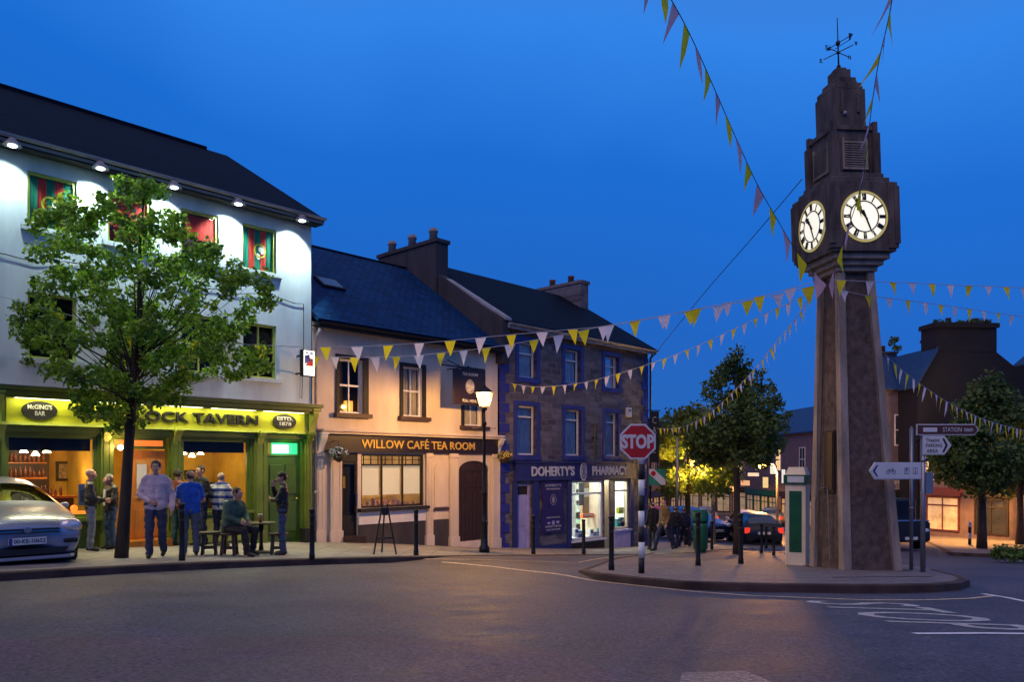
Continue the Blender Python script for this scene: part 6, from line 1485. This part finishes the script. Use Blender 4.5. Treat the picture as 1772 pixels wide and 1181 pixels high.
# smoking man by the side door
q = spot(489, 961)
person('man in black jacket and cap, hand at his mouth, by the green door', q, R(-72), ht_(489, 961, 817), dict(elr=(.20, -.12, 1.16), wrr=(-.02, -.25, 1.18), ell=(-.20, -.13, 1.18), wrl=(-.06, -.20, 1.46), hdl=(.1, .4, .9), hdr=(-1, -.2, 0)), leather, jean, shoe, hdk, 'cap', 1.05, collar=leather, headdir=(0, -1, -.05))
# ------------------------------------------------------------ stools, table and the seated man
def stool(label, px, py, rot=0., h=.44):
    q = G(px, py); t = thing('stool', label, 'stool', q, rot, 'dark wooden stools round the pavement table')
    MB().lathe([(.19, h - .045), (.205, h - .03), (.205, h - .008), (.19, h)], (0, 0, 0), 20).done('seat', M['darkwood'], t)
    for k in range(4):
        a = math.pi / 4 + k * math.pi / 2; d = Vector((math.cos(a), math.sin(a), 0))
        MB().frust(*[v for v in (d.x * .17 - .025, d.x * .17 + .025, d.y * .17 - .025, d.y * .17 + .025, 0)], d.x * .13 - .025, d.x * .13 + .025, d.y * .13 - .025, d.y * .13 + .025, h - .045).done('leg', M['darkwood'], t)
    MB().box(-.12, .12, -.135, -.11, .12, .15).box(-.12, .12, .11, .135, .12, .15).box(-.135, -.11, -.108, .108, .16, .19).box(.11, .135, -.108, .108, .16, .19).done('stretcher', M['darkwood'], t)
    return t
stool('empty dark stool left of the seated man', 362, 961, .3); stool('dark stool under the seated man in green', 397, 962, .1, .43); stool('dark stool beside the smoking man', 481, 961, .2)
q = G(452, 958); tb = thing('pub_table', 'small round dark pub table with a beer glass on the pavement', 'table', q, 0)
th_ = (958 - 905) / FPX * q.y
MB().lathe([(.28, th_ - .035), (.29, th_ - .02), (.28, th_)], (0, 0, 0), 24).done('table_top', M['darkwood'], tb)
MB().lathe([(.05, .06), (.035, .2), (.05, th_ - .04)], (0, 0, 0), 12).done('column', M['iron'], tb); MB().lathe([(.22, 0), (.2, .03), (.05, .06)], (0, 0, 0), 20).done('base', M['iron'], tb)
bg = thing('beer_glass', 'half full pint of dark beer with a pale head on the pub table', 'glass', (q.x + .0, q.y - .05, q.z + th_), 0)
MB().lathe([(.030, 0), (.034, .02), (.040, .13)], (0, 0, 0), 14).done('beer', M['beer'], bg); MB().lathe([(.041, .131), (.043, .165), (.035, .17)], (0, 0, 0), 14).done('foam', M['cream'], bg)
q = G(400, 961)
person('seated man in a green fleece on a stool, facing right towards the table', q, R(68), 1.72, dict(pelvis=(0, .02, .52), waist=(0, .02, .66), chest=(0, -.05, .90), neck=(0, -.10, 1.07), head=(0, -.16, 1.21), shl=(-.19, -.06, 1.02), shr=(.19, -.06, 1.02), ell=(-.24, -.12, .76), elr=(.24, -.14, .76), wrl=(-.13, -.34, .66), wrr=(.10, -.36, .64), hpl=(-.10, -.02, .50), hpr=(.10, -.02, .50), knl=(-.16, -.46, .50), knr=(.15, -.48, .50), anl=(-.15, -.52, .09), anr=(.14, -.40, .09)), fleece, blk, shoe, hbr, 'short', 1.2, collar=fleece, headdir=(.1, -1, -.1))
# passers by past the pharmacy
def far(px, py, top, label, face, topm, legm, hairm, pose={}, style='short', b_=1.1, Y=None):
    q = G(px, py) if Y is None else at(px, py, Y)
    person(label, q, R(face), (py - top) / FPX * q.y, pose, topm, legm, shoe, hairm, style, b_, detail=False)
STR = dict(knl=(-.10, -.20, .52), anl=(-.10, -.30, .10), knr=(.10, .10, .50), anr=(.10, .38, .16))
far(1150, 955, 862, 'person in a brown jacket striding past the pharmacy corner', -70, cloth('brown_jacket_cloth', (.16, .09, .035)), navy_, hdk, STR, b_=1.25)
far(1129, 952, 868, 'dark clothed person close to the pharmacy corner', 200, blk, blk, hdk)
far(1168, 948, 876, 'dark silhouetted person right of the brown jacket, nearer the corner', 170, blk, navy_, hdk)
far(1184, 947, 878, 'dark silhouetted person next to the parked cars', 150, navy_, blk, hdk, dict(anl=(-.2, -.05, .09), anr=(.2, .05, .09)))

# ------------------------------------------------------------ BACKGROUND BUILDINGS AND STREET
def house(label, px0, px1, Y0, Y1, eave_y, base_y, roof_h, wallm, roofm, win=(), depth=8, chim=(), wy=None):
    """house whose front runs from pixel column px0 (depth Y0) to px1 (depth Y1)"""
    A, B = at(px0, 805, Y0), at(px1, 805, Y1); d = (B - A); d.z = 0; L = d.length; a = math.atan2(d.y, d.x)
    zb = min(gz(A.x, A.y), gz(B.x, B.y)) - .4; ze = CZ - (eave_y - HY) / FPX * (Y0 + Y1) / 2
    t = thing('house', label, 'house', (A.x, A.y, zb), a); H = ze - zb
    MB().box(0, L, 0, depth, 0, H).prism([(0.001, 0, H), (0.001, depth, H), (.001, depth / 2, H + roof_h)], (L - .002, 0, 0)).done('wall', wallm, t)
    sl_ = math.hypot(depth / 2 + .3, roof_h); an = math.atan2(roof_h, depth / 2 + .0)
    MB().prism([(-.1, -.25, H - .25 * math.tan(an) + .02), (L + .1, -.25, H - .25 * math.tan(an) + .02), (L + .1, depth / 2, H + roof_h + .04), (-.1, depth / 2, H + roof_h + .04)], (0, 0, .1)).prism([(-.1, depth + .25, H - .25 * math.tan(an) + .02), (L + .1, depth + .25, H - .25 * math.tan(an) + .02), (L + .1, depth / 2 + .001, H + roof_h + .04), (-.1, depth / 2 + .001, H + roof_h + .04)], (0, 0, .1)).done('roof', roofm, t)
    for (u_, zf, w, h, mm) in win:
        x = u_ * L; z = zf * H
        f = frame(MB(), x - w / 2, x + w / 2, z, z + h, -.04, .07, .08, 1, (.5,)).done('window', M['white'], t)
        MB().box(x - w / 2 + .05, x + w / 2 - .05, -.0, .012, z + .05, z + h - .05).done('pane', mm, f, loc=(0, -.015, 0))
    for (u_, w, h) in chim:
        c = MB().box(u_ * L - w / 2, u_ * L + w / 2, depth / 2 - .4, depth / 2 + .4, H + roof_h - .6, H + roof_h + h).box(u_ * L - w / 2 - .08, u_ * L + w / 2 + .08, depth / 2 - .48, depth / 2 + .48, H + roof_h + h, H + roof_h + h + .12).done('chimney', wallm, t)
        
        for k in (-1, 1): MB().lathe([(.14, 0), (.12, .4), (.15, .42)], (u_ * L + k * w * .28, depth / 2, H + roof_h + h + .12), 10).done('chimney_pot', M['potred'], c)
    return t, L, H
pinkw = mat('pink_render', (.17, .12, .125), .85, var=.2); peach = mat('peach_render', (.38, .28, .22), .85, var=.2); greyw = mat('grey_render', (.12, .10, .12), .9, var=.3); darkw = mat('dark_render', (.005, .007, .014), .9, var=.5, vs=.6, bump=.3, bs=8)  # darkw is a near-black render with a mottled tone
paned = mat('dark_pane', (.03, .035, .05), .1, var=.3); panel_ = mat('lit_pane', (.6, .4, .2), .3, var=.5, vs=1.2, emit=(1, .62, .25), es=.9)
litw = mat('lit_shop_window', (.7, .6, .4), .3, var=.6, vs=1.1, emit=(1, .62, .25), es=.13)
roofb = mat('far_blue_slates', (.012, .045, .12), .6, var=.2, vs=2)  # blue slates for the background roofs, slightly varied tone
def shopfront(t, L, H, x0, x1, board, glow, ztop=2.9, col=None):
    MB().box(x0, x1, -.25, -.001, ztop, ztop + .45).done('fascia', board, t)
    n = max(1, int((x1 - x0) / 1.6))
    for k in range(n):
        a, c = x0 + (x1 - x0) * k / n + .12, x0 + (x1 - x0) * (k + 1) / n - .12
        f = frame(MB(), a, c, .75, ztop - .05, -.08, .08, .1, 1, (.75,)).done('shop_window', board, t); MB().box(a + .06, c - .06, -.03, -.02, .8, ztop - .1).done('pane', glow, f)
# far side of the street, seen between the conical tree and the kiosk
t, L, H = house('cream rendered house with a lit shop front far down the street, left of the kiosk', 1290, 1420, 74, 58, 752, 900, 2.4, pinkw, roofb, [(.2, .62, 1.1, 1.9, paned), (.5, .62, 1.1, 1.9, panel_), (.8, .62, 1.1, 1.9, paned)], chim=[(.95, 1.2, 1.0)])
shopfront(t, L, H, .4, L * .48, M['darkgreen'], litw); shopfront(t, L, H, L * .54, L - .4, M['brownboard'], litw)
t, L, H = house('low dusky house with shop lights at the end of the street, behind the parked cars', 1180, 1300, 84, 80, 770, 890, 2.0, peach, M['slate'], [(.2, .6, 1.1, 1.6, panel_), (.5, .6, 1.1, 1.6, paned), (.8, .6, 1.1, 1.6, panel_)])
shopfront(t, L, H, .4, L - .4, M['brownsign'], litw)
t, L, H = house('plain peach house end beyond the pharmacy, behind the yellow lit tree', 1105, 1195, 62, 76, 760, 900, 2.2, peach, M['slate'], [(.3, .55, 1.1, 1.6, paned), (.7, .55, 1.1, 1.6, paned)])
shopfront(t, L, H, .3, L - .3, M['navy'], litw)
for i, (px, py, Y, w, h, cl) in enumerate(((1304, 826, 60, .9, .35, (1, .8, .5)), (1338, 822, 60, .5, .7, (.9, 1, .7)), (1325, 846, 62, .5, .9, (1, .7, .3)), (1290, 842, 64, .8, .5, (1, .5, .25)), (1262, 852, 70, 1.0, .5, (1, .6, .3)), (1356, 838, 60, .35, 1.1, (.8, .9, .8)))):
    t = thing('lit_shop_sign', ['pale lit projecting sign under the far sodium lamp', 'greenish white lit sign right of the far sodium lamp', 'amber lit upright sign below the far sodium lamp', 'reddish lit sign just right of the conical tree trunk', 'orange lit sign left of the conical tree trunk', 'slim pale lit sign beside the kiosk top'][i], 'sign', at(px, py, Y - 3), R(-30))
    MB().box(-w / 2, w / 2, -.06, .06, 0, h).done('case', M['black'], t); MB().box(-w / 2 + .05, w / 2 - .05, -.07, -.061, .05, h - .05).done('lit_face', mat('lit_sign_%d' % i, cl, .5, var=.4, vs=4, emit=cl, es=.55), t); MB().box(-.03, .03, .06, 1.6, h * .4, h * .5).done('bracket', M['iron'], t)
# right hand side
t, L, H = house('narrow grey house with a tall white window immediately right of the tower', 1505, 1600, 47, 47, 672, 915, 2.6, greyw, roofb, [(.56, .62, .75, 1.9, paned)], depth=8, chim=[(.55, 3.2, .0)])
MB().box(L * .35, L * .62, -.2, -.001, H * .40, H * .49).done('shop_board', M['darkgreen'], t); MB().box(L * .35, L * .62, -.15, -.001, H * .31, H * .395).done('shop_board', M['fasciawhite'], t)
text('board_lettering', 'FRUIT', M['fasciawhite'], t, L * .4, L * .58, H * .43, H * .46, -.205); text('board_lettering', 'VEG', M['blackmatt'], t, L * .42, L * .56, H * .34, H * .37, -.155)
shopfront(t, L, H, L * .3, L - .2, M['black'], litw, 2.6)
# big dark gable
g0 = at(1588, 805, 45); gzb = gz(g0.x, g0.y) - .5; s_ = 45 / FPX
gt = thing('gable_house', 'tall dark gable with a massive chimney stack above the right trees', 'house', (g0.x, 45, gzb), R(4))
zz = lambda py: CZ - (py - HY) * s_ - gzb
xx = lambda px: (px - 1588) * s_
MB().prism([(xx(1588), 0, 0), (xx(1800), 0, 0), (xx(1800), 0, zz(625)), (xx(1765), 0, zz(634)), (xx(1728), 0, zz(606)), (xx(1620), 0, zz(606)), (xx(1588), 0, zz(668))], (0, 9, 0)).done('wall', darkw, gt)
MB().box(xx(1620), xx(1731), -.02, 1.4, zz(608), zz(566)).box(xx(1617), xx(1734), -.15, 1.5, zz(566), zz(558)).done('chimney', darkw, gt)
for px in (1655, 1704): MB().lathe([(.16, 0), (.14, .35), (.17, .38)], (xx(px), .6, zz(558)), 10).done('chimney_pot', M['potred'], gt)
MB().prism([(xx(1583), -.2, zz(672)), (xx(1586), -.2, zz(662)), (xx(1622), -.2, zz(600)), (xx(1620), -.2, zz(610))], (0, 9, 0)).done('roof_edge', roofb, gt)
r_ = random.Random(9)
pl_ = thing('wall_plant', 'weeds sprouting along the top of the dark chimney stack', 'plant', (g0.x + xx(1620), 45 + .4, gzb + zz(558)), 0)
foliage('leaves', [(Vector((r_.uniform(0, 3.6), r_.uniform(0, .6), r_.uniform(0, .2))), .22, 1) for _ in range(20)], .08, [M['leafd'], M['leafd2']], pl_, 2, 30)
for px, lab in ((1548, 'small bush growing on the low chimney next to the tower'), (1605, 'tiny bush growing at the foot of the big chimney stack')):
    p = at(px, 600 if px < 1600 else 592, 50); pp = thing('wall_plant', lab, 'plant', p, 0); foliage('leaves', [(Vector((r_.uniform(-.3, .3), 0, r_.uniform(-.2, .5))), .2, 1) for _ in range(8)], .08, [M['leafd'], M['leafd2']], pp, 2, 30)
    MB().tube([(0, 0, -.5), (.03, 0, .4)], .03, 6).done('stem', M['bark'], pp)
t, L, H = house('long pinkish house with orange lit shop fronts behind the right trees', 1592, 1830, 44.5, 38, 762, 915, 1.4, pinkw, M['slate'], [(.12, .62, 1.0, 1.5, panel_), (.35, .62, 1.0, 1.5, paned), (.6, .62, 1.0, 1.5, paned), (.85, .62, 1.0, 1.5, paned)], depth=.9 if False else 6)
shopfront(t, L, H, .3, L * .34, mat('maroon_board', (.12, .02, .03), .6), litw, 2.7); shopfront(t, L, H, L * .42, L * .7, M['brownboard'], paned, 2.7); MB().box(L * .74, L * .77, -.1, -.001, 0, 2.8).done('door_post', M['cream'], t)
t, L, H = house('peach house under a blue slate roof at the right edge, higher up', 1722, 1850, 52, 46, 655, 900, 3.2, peach, roofb)
# banners
q = at(1143, 800, 28.2)
bn = thing('vertical_banner', 'narrow dark vertical banner fixed beyond the pharmacy corner', 'banner', at(1132, 738, 28.9), R(10))
MB().box(-.18, .18, -.02, .02, -1.35, .55).done('cloth', M['black'], bn); text('banner_lettering', 'C\nA\nF\nE', M['fasciawhite'], bn, -.08, .08, -1.0, .35, -.025, ext=.004)
MB().tube([(-.5, 0, .58), (.25, 0, .58)], .02, 6).done('rod', M['iron'], bn)
fg = thing('flag_sign', 'green and white diagonal flag sign behind the stop sign', 'sign', at(1137, 826, 27.5), R(6))
MB().box(-.30, .30, -.015, .015, -.28, .28).done('panel', mat('flag_green', (.02, .22, .13), .6), fg); MB().prism([(-.30, -.02, .28), (-.12, -.02, .28), (.30, -.02, -.1), (.30, -.02, -.28), (.14, -.02, -.28), (-.30, -.02, .12)], (0, .004, 0)).done('white_stripe', M['signwhite'], fg)
MB().tube([(-.33, 0, -2.0), (-.33, 0, .4)], .025, 8).done('pole', M['iron'], fg); MB().disc((-.14, -.024, .12), .09, .09, 14, .003).done('red_spot', M['red'], fg)
q = at(1172, 900, 30); q.z = gz(q.x, q.y); po = thing('lamp_post', 'thin grey pole standing among the passers by', 'pole', q, 0); MB().tube([(0, 0, 0), (0, 0, 4.2)], .05, 8).done('post', M['metal'], po); MB().lathe([(.09, 0), (.09, .3), (.05, .34)], (0, 0, 0), 10).done('base', M['metal'], po)
q = G(1678, 943); bp_ = thing('banded_post', 'short black and white banded post left of the right hand tree', 'bollard', q, 0)
for k in range(4): MB().tube([(0, 0, k * .26), (0, 0, k * .26 + .26)], .07, 10).done('band', M['black'] if k % 2 == 0 else M['signwhite'], bp_)
# far street lamps
def far_lamp(label, px, py, Y, en, down=True, head=.16, col=(1, .42, .08)):
    p = at(px, py, Y); g = gz(p.x, p.y); t = thing('street_lamp', label, 'street lamp', (p.x, p.y, g), 0, 'street lamps along the far streets'); h = p.z - g
    MB().tube([(.9, 0, 0), (.9, 0, h * .9), (.7, 0, h + .1), (.2, 0, h + .16)], [.09, .06, .05, .04], 8).done('post', M['metal'], t)
    MB().ball((0, 0, h + .08), head, (1.6, .8, .5)).done('lamp_head', M['metal'], t, loc=(0, 0, .06)); MB().ball((0, 0, h), head * .9, (1.3, .8, .6)).done('lamp_bulb', M['sodium'], t)
    if down: light('sodium_light', 'SPOT', (0, -.3, h - .3), en * 1.1, col, t, .15, spot=R(140), blend=.4)
    else:
        for o_ in (-.3, .3): light('sodium_light', 'POINT', (o_, -.5, h - .35), en / 2, col, t, .15)
    return t
far_lamp('lit sodium street lamp seen through the right of the conical tree', 1316, 807, 42, 2300, down=False, head=.25)
far_lamp('sodium street lamp hidden in the yellow lit tree beyond the stop sign', 1196, 803, 31.6, 1500, down=False, col=(1, .58, .08))
far_lamp('sodium street lamp just outside the right edge lighting the right hand trees', 1805, 765, 38, 1600, down=False, col=(1, .55, .12))
far_lamp('sodium street lamp on the right hand pavement by the orange lit shop', 1665, 800, 39, 2400, head=.08)
far_lamp('far sodium street lamp above the low house at the street end', 1255, 790, 66, 900, head=.12)

# small fixtures
ab = thing('alarm_box', 'small white alarm box high on the right of the pharmacy stone wall', 'alarm box', (*sw(fs(1086), .0), fz(1086, 722)), ROT)
MB().box(-.14, .14, -.10, 0, 0, .34).done('case', M['signwhite'], ab, bevel=.01); MB().box(-.08, .08, -.105, -.101, .20, .26).done('badge_strip', M['navy'], ab)
cb_ = thing('wall_cable', 'slack dark cable clipped along the tavern wall under the upper windows', 'cable', (*sw(0, .02), 5.55), ROT)
MB().tube([(-12.5 + k * .5, -.012, .05 * math.sin(k * .9) + .04 * math.sin(k * 2.3)) for k in range(25)] + [(-.25, -.012, 0), (-.25, -.012, -.9), (-.3, -.012, -2.3)], .009, 5).done('strand', M['darkcord'], cb_)
